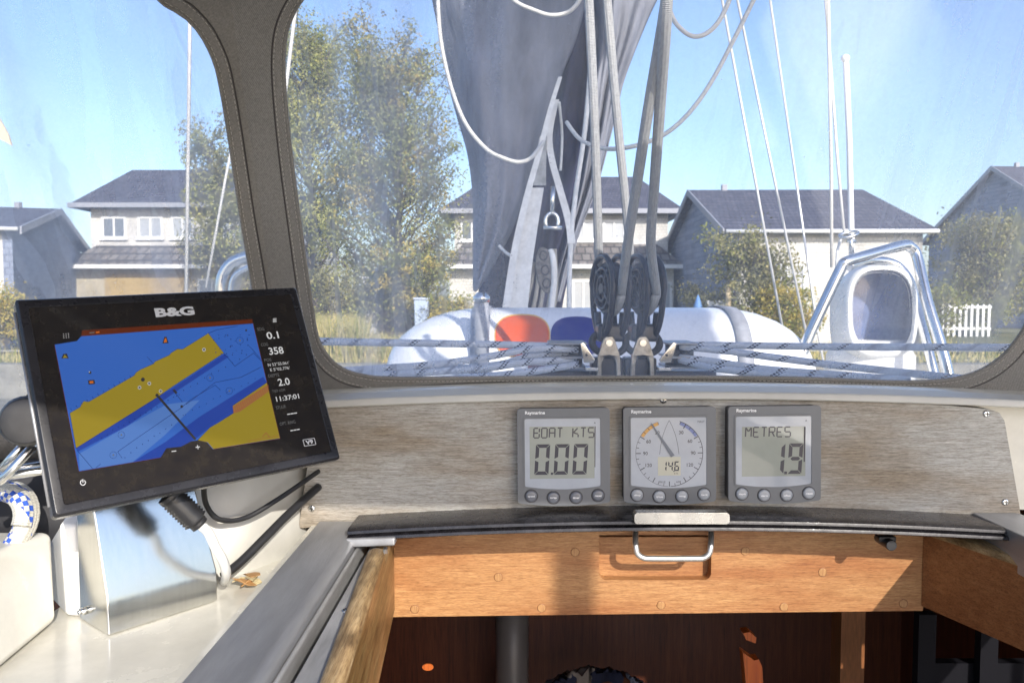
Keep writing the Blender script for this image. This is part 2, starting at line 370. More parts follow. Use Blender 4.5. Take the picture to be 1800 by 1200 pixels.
M['lcd'] = mat('lcd_green', (.28, .30, .26), .16, noise_amt=.05, nscale=20, coat=.8)
M['lcd_c'] = mat('lcd_cream', (.46, .45, .36), .25, coat=.5)
M['seg'] = mat('lcd_black', (.022, .022, .04), .3)
M['seg2'] = mat('lcd_text', (.05, .05, .06), .3)
M['btn'] = mat('button_grey', (.15, .16, .185), .35, coat=.3)
M['btn_l'] = mat('button_light', (.34, .36, .39), .35, coat=.3)
M['white_ink'] = mat('white_ink', (.85, .85, .85), .5)
M['orange_ink'] = mat('orange_ink', (.6, .33, .1), .4)
M['blue_ink'] = mat('blue_ink', (.16, .2, .4), .4)
M['fabric'] = fabric_mat('sprayhood_fabric', (.225, .215, .20))
M['fabric_d'] = mat('piping_dark', (.05, .045, .045), .7, bump=.2, bscale=500)
M['thread'] = mat('thread', (.55, .52, .48), .7)
M['vinyl'] = vinyl_mat()
M['sail'] = mat('sail_cover', (.20, .21, .245), .85, noise_amt=.22, nscale=5, bump=.5, bscale=9, bdist=.02, stretch=(2, 2, .9))
M['sail_d'] = mat('sail_cover_shaded', (.025, .028, .065), .9, noise_amt=.3, nscale=8, bump=.3, bscale=60, bdist=.004)  # near-black navy puts the shade inside the cover into the colour
M['mast'] = mat('mast_alu', (.36, .37, .42), .4, .6, noise_amt=.1, nscale=6)
M['web'] = mat('webbing', (.74, .74, .71), .8, noise_amt=.12, nscale=30, bump=.3, bscale=300)
M['rope_f'] = rope_mat('flecked_rope', (.78, .82, .90), (.02, .02, .05), .046, .11)
M['rope_w'] = rope_mat('white_rope', (.46, .46, .45), None)
M['rope_y'] = rope_mat('cream_rope', (.52, .49, .42), (.2, .19, .17), .006, .15)
M['rope_l'] = rope_mat('bright_rope', (.80, .78, .72), None)
M['rope_b'] = rope_mat('blue_white_rope', (.68, .66, .58), (.03, .10, .50), .075, .12)
M['wire'] = mat('rig_wire', (.78, .77, .74), .35, .3)
M['whitep'] = mat('white_paint', (.82, .82, .80), .35, noise_amt=.04, nscale=20)
M['raft'] = mat('raft_shell', (.80, .81, .82), .3, noise_amt=.03, nscale=6, bump=.05, bscale=30)
M['oran'] = mat('orange_decal', (.62, .085, .012), .35)
M['yell'] = mat('yellow_edge', (.75, .45, .12), .4)
M['navy'] = mat('navy_decal', (.012, .024, .20), .35)
M['strap'] = mat('grey_strap', (.32, .33, .36), .6, noise_amt=.15, nscale=40, bump=.2, bscale=300)
M['block'] = mat('block_plastic', (.022, .024, .036), .32, noise_amt=.3, nscale=60)
M['block_s'] = mat('sheave_grey', (.045, .05, .07), .4)
M['fit'] = mat('cast_fitting', (.38, .355, .31), .32, .7, noise_amt=.3, nscale=80)
M['vent_in'] = mat('vent_inside', (.06, .075, .14), .25, coat=.6, c2=(.12, .17, .34), nscale=9)
M['cable'] = mat('cable_black', (.02, .02, .022), .4)
M['heat'] = mat('clear_sleeve', (.75, .75, .73), .25, coat=.5)
M['scr_b'] = emit_mat('screen_blue', (.038, .125, .47), 1.0)
M['scr_b2'] = emit_mat('screen_light_blue', (.085, .19, .50), 1.0)
M['scr_d'] = emit_mat('screen_deep_blue', (.022, .058, .33), 1.0)
M['scr_y'] = emit_mat('screen_land', (.30, .225, .022), 1.0)
M['scr_l'] = emit_mat('screen_line', (.012, .03, .16), 1.0)
M['scr_k'] = mat('screen_black', (.012, .012, .014), .15, emit=(.012, .012, .014), es=1)
M['scr_r'] = emit_mat('screen_red_bar', (.11, .022, .008), 1.0)
M['scr_o'] = emit_mat('screen_orange', (.6, .14, .02), 1.0)
M['scr_w'] = emit_mat('screen_white', (.62, .62, .62), 1.0)
M['scr_g'] = emit_mat('screen_grey', (.14, .14, .14), 1.0)
M['scr_h'] = emit_mat('screen_quay', (.32, .12, .05), 1.0)
def brickish(name, a, b, sc=1, mort=(.5, .5, .5)):
    m = bpy.data.materials.new(name); m.use_nodes = True; N = m.node_tree.nodes; L = m.node_tree.links; bs = N['Principled BSDF']; bs.inputs['Roughness'].default_value = .8
    tc = N.new('ShaderNodeTexCoord'); mp = N.new('ShaderNodeMapping'); L.new(tc.outputs['Object'], mp.inputs[0]); mp.inputs['Rotation'].default_value = (pi/2, 0, 0)
    br = N.new('ShaderNodeTexBrick'); br.inputs['Scale'].default_value = sc; L.new(mp.outputs[0], br.inputs[0])
    br.inputs['Color1'].default_value = (*a, 1); br.inputs['Color2'].default_value = (*b, 1); br.inputs['Mortar'].default_value = (*mort, 1); br.inputs['Mortar Size'].default_value = .03
    br.inputs['Brick Width'].default_value = .35; br.inputs['Row Height'].default_value = .3
    n = N.new('ShaderNodeTexNoise'); n.inputs['Scale'].default_value = 1.3; n.inputs['Detail'].default_value = 5; L.new(tc.outputs['Object'], n.inputs[0])
    rr = ramp(N, L, n.outputs[0], [(.3, (.75, .75, .75)), (.7, (1.1, 1.1, 1.1))])
    mx = N.new('ShaderNodeMix'); mx.data_type = 'RGBA'; mx.blend_type = 'MULTIPLY'; mx.inputs[0].default_value = 1
    L.new(br.outputs[0], mx.inputs[6]); L.new(rr, mx.inputs[7]); L.new(mx.outputs[2], bs.inputs['Base Color'])
    bp = N.new('ShaderNodeBump'); bp.inputs['Strength'].default_value = .5; bp.inputs['Distance'].default_value = .03; L.new(br.outputs['Fac'], bp.inputs['Height']); bp.invert = True; L.new(bp.outputs[0], bs.inputs['Normal'])
    return m
M['tile'] = brickish('roof_tiles', (.085, .09, .12), (.13, .13, .16), 2.2, (.04, .04, .06))
M['tile_b'] = brickish('lower_roof_tiles', (.17, .15, .14), (.26, .24, .22), 1, (.07, .07, .07))
M['hwall'] = brickish('white_brick', (.66, .64, .58), (.72, .70, .64), 2.5, (.55, .53, .5))
M['hwall_c'] = brickish('cream_brick', (.50, .44, .30), (.55, .48, .33), 2.5, (.45, .4, .32))
M['hwall_g'] = brickish('shade_blue_boards', (.25, .29, .385), (.28, .32, .41), 1.6, (.19, .22, .30))  # bluish shade and haze on the gables is mixed into this colour
M['trim'] = mat('white_trim', (.8, .8, .78), .5)
M['trim_g'] = mat('grey_trim', (.32, .33, .36), .5)
M['hglass'] = mat('house_glass', (.16, .18, .21), .12, coat=.4)
M['hglass_l'] = mat('house_blind', (.42, .44, .46), .3, coat=.6)
M['door'] = mat('garage_ochre', (.40, .29, .12), .6, noise_amt=.1, nscale=2)
M['shed'] = mat('shed_boards', (.20, .16, .12), .8, noise_amt=.4, nscale=4, stretch=(12, 1, 1), bump=.5, bscale=30)
M['bark'] = mat('bark', (.11, .09, .07), .9, noise_amt=.3, nscale=20, bump=.6, bscale=40, bdist=.02)
def leafmat(name, c, var=.35):
    m = bpy.data.materials.new(name); m.use_nodes = True; N = m.node_tree.nodes; L = m.node_tree.links; b = N['Principled BSDF']; b.inputs['Roughness'].default_value = .6
    b.inputs['Specular IOR Level'].default_value = .2
    tc = N.new('ShaderNodeTexCoord'); n = N.new('ShaderNodeTexNoise'); n.inputs['Scale'].default_value = 2.3; n.inputs['Detail'].default_value = 6; n.inputs['Roughness'].default_value = .8; L.new(tc.outputs['Object'], n.inputs[0])
    o = ramp(N, L, n.outputs[0], [(.3, tuple(x*(1-var) for x in c)), (.5, c), (.72, (c[0]*1.6, c[1]*1.35, c[2]*1.1))])
    L.new(o, b.inputs['Base Color'])
    tl = N.new('ShaderNodeBsdfTranslucent'); L.new(o, tl.inputs[0]); mxs = N.new('ShaderNodeMixShader'); mxs.inputs[0].default_value = .3
    L.new(b.outputs[0], mxs.inputs[1]); L.new(tl.outputs[0], mxs.inputs[2]); L.new(mxs.outputs[0], N['Material Output'].inputs[0])
    return m
M['leaf_w'] = leafmat('willow_leaves', (.44, .45, .15))
M['leaf_g'] = leafmat('olive_leaves', (.25, .27, .07))
M['leaf_d'] = leafmat('dark_leaves', (.16, .16, .09))
M['leaf_y'] = leafmat('yellow_leaves', (.46, .38, .10))
M['leaf_r'] = leafmat('brown_leaves', (.31, .30, .14))
M['reed'] = leafmat('dry_reed', (.5, .44, .2))

# ================================================================== SETTING
def ground():
    m = bpy.data.materials.new('grass_ground'); m.use_nodes = True; N = m.node_tree.nodes; L = m.node_tree.links; b = N['Principled BSDF']; b.inputs['Roughness'].default_value = .9
    tc = N.new('ShaderNodeTexCoord'); n = N.new('ShaderNodeTexNoise'); n.inputs['Scale'].default_value = .5; n.inputs['Detail'].default_value = 10; n.inputs['Roughness'].default_value = .75; L.new(tc.outputs['Object'], n.inputs[0])
    L.new(ramp(N, L, n.outputs[0], [(.3, (.07, .085, .025)), (.5, (.15, .15, .05)), (.7, (.26, .23, .10))]), b.inputs['Base Color'])
    bp = N.new('ShaderNodeBump'); bp.inputs['Strength'].default_value = .8; bp.inputs['Distance'].default_value = .1; L.new(n.outputs[0], bp.inputs['Height']); L.new(bp.outputs[0], b.inputs['Normal'])
    g = MB(); rows = []
    ys = [17.4, 18, 19, 20, 22, 25, 28, 32, 38, 50, 80, 150, 400, 1500]
    for y in ys:
        rows.append([(x, y, .7+(noise.noise(Vector((x*.3, y*.3, 0)))*.08 if y < 60 else 0)) for x in [-1500, -300, -80]+[k*2 for k in range(-20, 21)]+[80, 300, 1500]])
    g.grid(rows); tag(g.build('ground', m), kind='structure')
    q = MB(); q.box2((-300, 17.0, -1), (300, 17.4, .74)); tag(q.build('quay_edge', mat('quay_concrete', (.24, .23, .19), .8, noise_amt=.2, nscale=3, bump=.4, bscale=20)), kind='structure')
    wm = mat('canal_water', (.02, .03, .03), .05, bump=.5, bscale=3, bdist=.05)
    q = MB(); q.quad((-300, -300, 0), (300, -300, 0), (300, 17, 0), (-300, 17, 0)); tag(q.build('water', wm), kind='structure')
    bk = MB(); bk.quad((-1500, -1500, .5), (1500, -1500, .5), (1500, -300, .5), (-1500, -300, .5)); tag(bk.build('far_bank', m), kind='structure')
    # path in front of the houses
    p = MB(); p.quad((-200, 20.2, .79), (200, 20.2, .79), (200, 20.75, .79), (-200, 20.75, .79)); tag(p.build('path', mat('path_gravel', (.52, .5, .45), .9, noise_amt=.2, nscale=4)), kind='structure')
ground()
GZ = .72
# ---------------------------------------------------------------- houses
def window(hs, x0, x1, z0, z1, y, glass='hglass', mull=1, name='window'):
    f = MB(); t = .09
    f.box2((x0, y-.05, z0), (x0+t, y+.04, z1)); f.box2((x1-t, y-.05, z0), (x1, y+.04, z1))
    f.box2((x0+t, y-.05, z1-t), (x1-t, y+.04, z1)); f.box2((x0+t, y-.05, z0), (x1-t, y+.04, z0+t))
    for k in range(mull):
        xm = x0+(x1-x0)*(k+1)/(mull+1); f.box2((xm-.035, y-.045, z0+t), (xm+.035, y+.035, z1-t))
    o = f.build(name, M['trim'], hs)
    g = MB(); g.quad((x0+t, y-.01, z0+t), (x1-t, y-.01, z0+t), (x1-t, y-.01, z1-t), (x0+t, y-.01, z1-t)); g.build('pane', M[glass], o)
    s = MB(); s.box2((x0-.06, y-.12, z0-.07), (x1+.06, y-.052, z0)); s.build('sill', M['trim'], o)
def slab(mb, pts, t=.14, m=0):
    """roof plane: 3 or 4 points, thickened downwards"""
    pts = [Vector(p) for p in pts]; n = len(pts); dn = Vector((0, 0, -t))
    mb.add(pts+[p+dn for p in pts], [tuple(range(n)), tuple(range(2*n-1, n-1, -1))]+[(i, (i+1) % n, n+(i+1) % n, n+i) for i in range(n)], m)
def villa(label, Yf, xl, xr, ridgeL, ridgeR, px2z, lowx, wins, lowwins, hipL, hipR, cream=None):
    zt, ze, zl1, zl0 = px2z     # ridge, eave, lower roof top, lower roof bottom
    D = 8.5
    h = empty('house', ((xl+xr)/2, Yf, GZ), label, 'house', 'houses along the canal')
    wl = MB(); wl.box2((xl, Yf, zl0-.2), (xr, Yf+D, ze-.12)); wl.build('upper_wall', M['hwall'], h)
    lw = MB(); lw.box2((lowx[0]+.3, Yf-1.0, GZ-.3), (lowx[1]-.3, Yf+D-.2, zl0-.06)); lw.build('lower_wall', M[cream or 'hwall'], h)
    r = MB(); o = .55; ym = Yf+D/2
    A, B_, C_, D_ = (xl-o, Yf-o, ze), (xr+o, Yf-o, ze), (xr+o, Yf+D+o, ze), (xl-o, Yf+D+o, ze)
    P1, P2 = (ridgeL, ym, zt), (ridgeR, ym, zt)
    r.add([A, B_, C_, D_, P1, P2], [(0, 1, 5, 4), (2, 3, 4, 5), (3, 0, 4), (1, 2, 5), (3, 2, 1, 0)])
    ro = r.build('roof', M['tile'], h)
    g = MB(); g.box2((xl-o, Yf-o-.1, ze-.16), (xr+o, Yf-o-.003, ze+.03)); g.box2((xl-o-.1, Yf-o, ze-.16), (xl-o-.003, Yf+D, ze+.03)); g.box2((xr+o+.003, Yf-o, ze-.16), (xr+o+.1, Yf+D, ze+.03)); g.build('gutter', M['trim_g'], ro)
    lr = MB(); lr.add([(lowx[0], Yf-1.6, zl0), (lowx[1], Yf-1.6, zl0), (lowx[1]-.8, Yf-.003, zl1), (lowx[0]+.8, Yf-.003, zl1), (lowx[0], Yf+.5, zl0), (lowx[1], Yf+.5, zl0)], [(0, 1, 2, 3), (0, 3, 4), (1, 5, 2), (0, 4, 5, 1)]); l_ = lr.build('lower_roof', M['tile_b'], h)
    g = MB(); g.box2((lowx[0], Yf-1.7, zl0-.14), (lowx[1], Yf-1.603, zl0+.02)); g.build('gutter', M['trim'], l_)
    for (a, b, z0, z1, gl) in wins: window(h, a, b, z0, z1, Yf-.003, gl)
    for (a, b, z0, z1, gl, nm) in lowwins:
        if nm == 'garage_door':
            q = MB(); q.box2((a, Yf-1.06, z0), (b, Yf-1.003, z1)); q.build('garage_door', M['door'], h)
        else: window(h, a, b, z0, z1, Yf-1.003, gl)
    return h
def X(px, Y): return (px-900)/FPX*Y/cos(TH)*1.0
def zz(py, Y): return CZ+(520-py)/FPX*Y
Y2 = 33.0
villa('white house with hipped slate roof and upper windows behind the chart plotter', Y2, X(166, Y2), X(520, Y2), X(236, 37), X(470, 37),
      (zz(300, 37), zz(362, Y2), zz(432, Y2), zz(466, Y2-1.5)), (X(118, 32), X(520, 32)),
      [(X(185, Y2), X(228, Y2), zz(420, Y2), zz(382, Y2), 'hglass'), (X(248, Y2), X(292, Y2), zz(420, Y2), zz(382, Y2), 'hglass_l'), (X(306, Y2), X(346, Y2), zz(420, Y2), zz(382, Y2), 'hglass_l'), (X(372, Y2), X(412, Y2), zz(420, Y2), zz(382, Y2), 'hglass_l')],
      [(X(188, 32), X(330, 32), GZ, zz(480, 32), '', 'garage_door'), (X(350, 32), X(400, 32), zz(545, 32), zz(490, 32), 'hglass_l', 'window')], 1, 1, 'hwall_c')
villa('white two storey house with tiled lower roof behind the mast and the pulley blocks', Y2, X(800, Y2), X(1172, Y2), X(860, 37), X(1118, 37),
      (zz(312, 37), zz(372, Y2), zz(430, Y2), zz(466, Y2-1.5)), (X(778, 32), X(1196, 32)),
      [(X(1005, Y2), X(1046, Y2), zz(424, Y2), zz(388, Y2), 'hglass_l'), (X(1058, Y2), X(1098, Y2), zz(424, Y2), zz(388, Y2), 'hglass_l'), (X(810, Y2), X(850, Y2), zz(424, Y2), zz(388, Y2), 'hglass')],
      [(X(1005, 32), X(1045, 32), zz(560, 32), zz(492, 32), 'hglass_l', 'window'), (X(1090, 32), X(1180, 32), zz(570, 32), zz(495, 32), 'hglass_l', 'window')], 1, 1)
def gable_house(label, far, near, peak_h, eave_z, length, wallm='hwall_g', wins=()):
    """far, near: ground xy of the gable's two corners; roof runs away to one side"""
    far = Vector((*far, 0)); near = Vector((*near, 0)); d = (near-far); gw = d.length; d.normalize(); n = Vector((-d.y, d.x, 0))*math.copysign(1, length)
    Ln = abs(length); F = Matrix(((d.x, n.x, 0), (d.y, n.y, 0), (0, 0, 1)))
    fn = lambda u, v, z: far+d*u+n*v+Vector((0, 0, z))
    h = empty('house', fn(gw/2, Ln/2, GZ), label, 'house', 'houses along the canal')
    poly = [(0, GZ-.3), (gw, GZ-.3), (gw, eave_z), (gw/2, peak_h-.1), (0, eave_z)]
    g = MB(); g.prism(poly, lambda u, z, w_: fn(u, w_, z), 0, .25); g.build('gable_wall', M[wallm], h)
    g = MB(); g.add([fn(gw, .25, GZ-.3), fn(gw, Ln, GZ-.3), fn(gw, Ln, eave_z-.05), fn(gw, .25, eave_z-.05), fn(gw-.25, .25, GZ-.3), fn(gw-.25, Ln, GZ-.3), fn(gw-.25, Ln, eave_z-.05), fn(gw-.25, .25, eave_z-.05)],
                    [(0, 1, 2, 3), (7, 6, 5, 4), (3, 2, 6, 7), (1, 5, 6, 2)]); g.build('front_wall', M['hwall'], h)
    g = MB(); g.prism(poly, lambda u, z, w_: fn(u, w_, z), Ln-.2, Ln); g.build('gable_wall', M['hwall'], h)
    o = .4; sl = (peak_h-eave_z)/(gw/2); rf = MB()
    slab(rf, [fn(gw/2, -.25, peak_h), fn(gw/2, Ln+.25, peak_h), fn(gw+o, Ln+.25, eave_z-o*sl), fn(gw+o, -.25, eave_z-o*sl)])
    slab(rf, [fn(gw/2, Ln+.25, peak_h), fn(gw/2, -.25, peak_h), fn(-o, -.25, eave_z-o*sl), fn(-o, Ln+.25, eave_z-o*sl)])
    ro = rf.build('roof', M['tile'], h)
    b = MB()
    for s_ in (0, 1):
        e = -o if s_ == 0 else gw+o
        p = [fn(gw/2, -.28, peak_h+.02), fn(e, -.28, eave_z-o*sl+.02)]
        q = [x+Vector((0, 0, -.22)) for x in p]
        b.add([p[0], p[1], q[1], q[0]]+[x-n*.05 for x in (p[0], p[1], q[1], q[0])], [(0, 1, 2, 3), (7, 6, 5, 4), (0, 4, 5, 1), (3, 2, 6, 7), (1, 5, 6, 2)])
    b.build('bargeboard', M['trim_g'], ro)
    c = MB(); cc = fn(gw/2, 1.0, peak_h+.02); c.box(cc+Vector((0, 0, .05)), (.18, .18, .22)); c.build('ridge_cap', M['trim_g'], ro)
    g = MB(); a_ = fn(gw+o+.04, -.25, eave_z-o*sl-.06); b_ = fn(gw+o+.04, Ln+.25, eave_z-o*sl-.06); g.tube([a_, b_], .06, 8); g.build('gutter', M['trim'], ro)
    for (t0, t1, z0, z1) in wins:
        f = MB()
        fr = [fn(gw+.012, t0, z0), fn(gw+.012, t1, z0), fn(gw+.012, t1, z1), fn(gw+.012, t0, z1)]
        for k in range(4): f.tube([fr[k], fr[(k+1) % 4]], .05, 4)
        f.tube([(fr[0]+fr[1])/2, (fr[2]+fr[3])/2], .035, 4)
        w_ = f.build('window', M['trim'], h); p = MB(); p.quad(*fr); p.build('pane', M['hglass_l'], w_)
    return h
e4 = zz(398, 24)
gable_house('house with shaded bluish gable and white front behind the leafy bush and ventilator', (6.75, 34), (6.55, 24), zz(336, 29), e4, 5.7, wins=[(1.2, 2.2, 1.9, 3.1), (3.2, 4.1, 1.9, 3.1)])
gable_house('house with tall shaded bluish gable at the right edge of the window', (X(1628, 45), 45), (X(1894, 34), 34), zz(295, 39.5), zz(420, 45), 13)
gable_house('small house with glare-tinted bluish gable at the far left edge', (X(146, 33), 33), (X(28, 23), 23), zz(368, 28), zz(434, 33), -9)
# ---------------------------------------------------------------- vegetation
def leaves(mb, c, r, n, size, rnd, m=0, droop=0, shell=.35):
    for _ in range(n):
        while True:
            p = Vector((rnd.uniform(-1, 1), rnd.uniform(-1, 1), rnd.uniform(-1, 1)))
            if shell*.3 < p.length < 1: break
        q = Vector((c[0]+p.x*r[0], c[1]+p.y*r[1], c[2]+p.z*r[2]))
        s_ = size*rnd.uniform(.6, 1.3)
        a = Vector((rnd.gauss(0, 1), rnd.gauss(0, 1), rnd.gauss(0, 1)-droop)).normalized()
        b = a.cross(Vector((rnd.gauss(0, 1), rnd.gauss(0, 1), rnd.gauss(0, 1)))).normalized()
        o = len(mb.v); mb.v += [q-a*s_, q+b*s_*.45, q+a*s_, q-b*s_*.45]; mb.f.append([o, o+1, o+2, o+3]); mb.m.append(m); mb.sm.append(False)
def tree(name, label, base, h, spread, nb, nleaf, mats, seed, lsz=.07, up=.75, low=.15, clump=.38, cat='tree', trunk_r=.12, group='trees and bushes on the bank', stems=1):
    rnd = random.Random(seed); base = Vector(base)
    t = empty(name, base, label, cat, group)
    tk = MB(); cr = MB(); tips = []
    for s_ in range(stems):
        lean = Vector((rnd.uniform(-.12, .12), rnd.uniform(-.1, .1), 1)) if stems == 1 else Vector((rnd.uniform(-.5, .5)*spread/h*1.4, rnd.uniform(-.3, .3), 1))
        pts = [base+lean*(h*.82*k/8)+Vector((rnd.uniform(-.1, .1), rnd.uniform(-.1, .1), 0))*(k/3) for k in range(9)]
        tk.tube(pts, [trunk_r*(1-.1*k)/sqrt(stems) for k in range(9)], 7)
        for b in range(nb//stems):
            f = low+(.95-low)*rnd.random()**.85; i = min(7, int(f*8)); p = pts[i].lerp(pts[i+1], f*8-i)
            az = rnd.uniform(0, 2*pi); ln = spread*(1.05-f*.55)*rnd.uniform(.5, 1)
            d = Vector((cos(az), sin(az), up*rnd.uniform(.4, 1.5))); bp = [p]
            for k in range(1, 5):
                bp.append(p+d*(ln*k/4)+Vector((rnd.uniform(-.1, .1), rnd.uniform(-.1, .1), rnd.uniform(-.05, .1)))*k/2)
            tk.tube(bp, [trunk_r*.3*(1-f*.5)*(1-k*.2)+.006 for k in range(5)], 5)
            tips.append((bp, ln))
    per = max(1, nleaf//max(1, len(tips)*3))
    for bp, ln in tips:
        for k in (2, 3, 4):
            c = bp[k]; r = clump*rnd.uniform(.5, 1.25)
            m = rnd.choices(range(len(mats)), [3]+[1.3]*(len(mats)-1))[0]
            leaves(cr, c, (r, r, r*rnd.uniform(.8, 1.4)), int(per*rnd.uniform(.4, 1.6)), lsz, rnd, m, droop=.3)
    tk.build('trunk', M['bark'], t, fix=False); cr.build('crown', [M[x] for x in mats], t, fix=False)
    return t
g0 = GZ
tree('willow_tree', 'tall pale airy willow just right of the canvas pillar', (X(560, 25), 25, g0), 11.6, 2.6, 170, 46000, ['leaf_w', 'leaf_r', 'leaf_g'], 3, .048, 1.0, .10, .50)
tree('willow_tree', 'tall olive-green tree beside the grey mast cover, thick near its foot', (X(690, 24), 24, g0), 10.6, 2.6, 190, 50000, ['leaf_g', 'leaf_w', 'leaf_d', 'leaf_y'], 5, .05, .9, .10, .48)
tree('willow_tree', 'slim greyish tree behind the canvas pillar, left of it', (X(398, 27), 27, g0), 8.8, 1.5, 80, 12000, ['leaf_r', 'leaf_w'], 8, .06, .8, .25, .36)
tree('bush', 'dense olive bush under the tall tree, above the brown shed', (X(730, 22), 22, g0), 2.9, 1.35, 46, 8000, ['leaf_g', 'leaf_y', 'leaf_d'], 11, .055, .45, .25, .36, 'bush', .05, stems=3)
tree('bush', 'grey-green bush below the airy willow, left of the brown shed', (X(590, 22), 22, g0), 2.3, 1.0, 34, 4500, ['leaf_r', 'leaf_w', 'leaf_d'], 12, .05, .5, .1, .32, 'bush', .04, stems=3)
tree('bush', 'tall brownish-green bush in front of the white-fronted house', (X(1325, 21), 21, g0), 3.35, 1.45, 70, 12000, ['leaf_r', 'leaf_g', 'leaf_d'], 13, .05, .7, .15, .36, 'bush', .05, stems=4)
tree('bush', 'low yellow-green bush between the shrouds, left of the ventilator', (X(1380, 19.5), 19.5, g0), 1.75, 1.0, 50, 7500, ['leaf_y', 'leaf_g'], 14, .045, .5, .08, .30, 'bush', .04, stems=4)
tree('bush', 'small dark bush beside the shaded bluish gable wall', (X(1245, 21.5), 21.5, g0), 1.9, .75, 26, 3500, ['leaf_d', 'leaf_r'], 15, .045, .5, .1, .28, 'bush', .03, stems=3)
tree('bush', 'broad tall brown-green bush in front of the tall gable at the right', (X(1745, 31.5), 31.5, g0), 4.7, 2.5, 110, 20000, ['leaf_r', 'leaf_g', 'leaf_d'], 16, .07, .6, .1, .5, 'bush', .05, stems=4)
tree('bush', 'loose leafy bush between the stainless frame and the white picket fence', (X(1655, 23), 23, g0), 1.9, .7, 22, 3000, ['leaf_g', 'leaf_r'], 17, .05, .6, .1, .28, 'bush', .03, stems=3)
tree('bush', 'yellow autumn bush at the far left edge above the plotter', (X(10, 21), 21, g0), 1.75, .95, 40, 6000, ['leaf_y', 'leaf_g'], 18, .05, .5, .1, .32, 'bush', .04, stems=3)
tree('bush', 'small pale bush above the plotter, left of the garage door', (X(120, 24), 24, g0), 1.1, 1.1, 30, 3000, ['leaf_w', 'leaf_y'], 19, .05, .3, .1, .26, 'bush', .03, stems=3)
tree('bush', 'yellow-green bush low beside the left end of the white raft', (X(790, 20), 20, g0), 1.5, .7, 30, 4200, ['leaf_y', 'leaf_g'], 20, .045, .5, .1, .26, 'bush', .03, stems=3)
tree('bush', 'low green bush directly behind the white picket fence', (X(1690, 30.2), 30.2, g0), 1.5, 1.6, 40, 4500, ['leaf_g', 'leaf_d'], 21, .06, .4, .1, .4, 'bush', .04, stems=3)
# reeds and grass
def reeds():
    rnd = random.Random(4); mb = MB()
    def blade(x, y, h, r):
        d = Vector((rnd.gauss(0, .18), rnd.gauss(0, .18), 1))*h; p = Vector((x, y, g0-.02)); s_ = Vector((.008, 0, 0))*r
        o = len(mb.v); mb.v += [p-s_, p+s_, p+d*.6+s_*.7, p+d, p+d*.6-s_*.7]; mb.f.append([o, o+1, o+2, o+3, o+4]); mb.m.append(0 if rnd.random() < .7 else 1); mb.sm.append(False)
    for _ in range(5200):
        px = rnd.gauss(600, 60); Y = rnd.uniform(17.8, 21.5); blade(X(px, Y), Y, rnd.uniform(.3, .95)*(1.2 if px < 640 else .7), 1.4)
    for _ in range(9000):
        Y = 17.5+rnd.random()**1.6*9; x = rnd.uniform(-15, 14); blade(x, Y, rnd.uniform(.06, .22), 1.6)
    tag(mb.build('reeds', [M['reed'], M['leaf_g']], fix=False), 'dry yellow reeds and grass along the canal bank', 'reeds', kind='stuff')
reeds()
# ---------------------------------------------------------------- shed, picket fence, bin, boundary things
def shed():
    Y = 22.5; h = empty('garden_shed', (X(692, Y), Y, g0), 'brown slatted garden shed under the bush by the willow', 'shed')
    x0, x1 = X(668, Y), X(716, Y); a = MB(); a.box2((x0, Y, g0-.1), (x1, Y+1.5, zz(478, Y))); a.build('wall', M['shed'], h)
    b = MB()
    for k in range(9):
        xa = x0+(x1-x0)*k/9; b.box((xa+.04, Y-.012, (g0+zz(478, Y))/2), (.05, .02, zz(478, Y)-g0), Matrix.Rotation(radians(0), 3, 'Y'))
    b.build('slats', M['bark'], h)
    r = MB(); slab(r, [(x0-.15, Y-.2, zz(474, Y)), (x1+.15, Y-.2, zz(474, Y)), (x1+.15, Y+1.7, zz(462, Y)), (x0-.15, Y+1.7, zz(462, Y))], .06); r.build('roof', M['trim_g'], h)
    d = MB(); d.box2((x0+.3, Y-.045, g0), (x0+.62, Y-.024, g0+1.2)); d.build('door', M['shed'], h)
shed()
def white_wall():
    Y = 22.8; q = MB(); q.box2((X(640, Y), Y, g0-.1), (X(668, Y)-.003, Y+.3, zz(490, Y)))
    q.box2((X(636, Y), Y-.05, zz(490, Y)), (X(668, Y)-.003, Y+.35, zz(490, Y)+.06))
    tag(q.build('garden_wall', M['hwall']), 'short pale rendered wall left of the brown shed', 'wall')
white_wall()
def bin_():
    Y = 20.5; b = empty('wheelie_bin', (X(740, Y), Y, g0), 'pale blue lidded garbage bin beside the brown shed', 'bin')
    x0, x1 = X(728, Y), X(752, Y); z1 = zz(527, Y); q = MB()
    q.hexa([(x0+.03, Y, g0+.06), (x1-.03, Y, g0+.06), (x1-.03, Y+.32, g0+.06), (x0+.03, Y+.32, g0+.06), (x0, Y, z1), (x1, Y, z1), (x1, Y+.4, z1), (x0, Y+.4, z1)])
    q.build('body', mat('bin_blue', (.42, .50, .62), .5), b, bevel=.02)
    l = MB(); l.box2((x0-.02, Y-.03, z1+.003), (x1+.02, Y+.43, z1+.06)); l.build('lid', mat('bin_lid', (.5, .56, .66), .5), b, bevel=.02)
    for xx in (x0+.05, x1-.05):
        w_ = MB(); w_.tube([(xx-.03, Y+.33, g0+.07), (xx+.03, Y+.33, g0+.07)], .07, 12); w_.build('wheel', M['rubber'], b)
bin_()
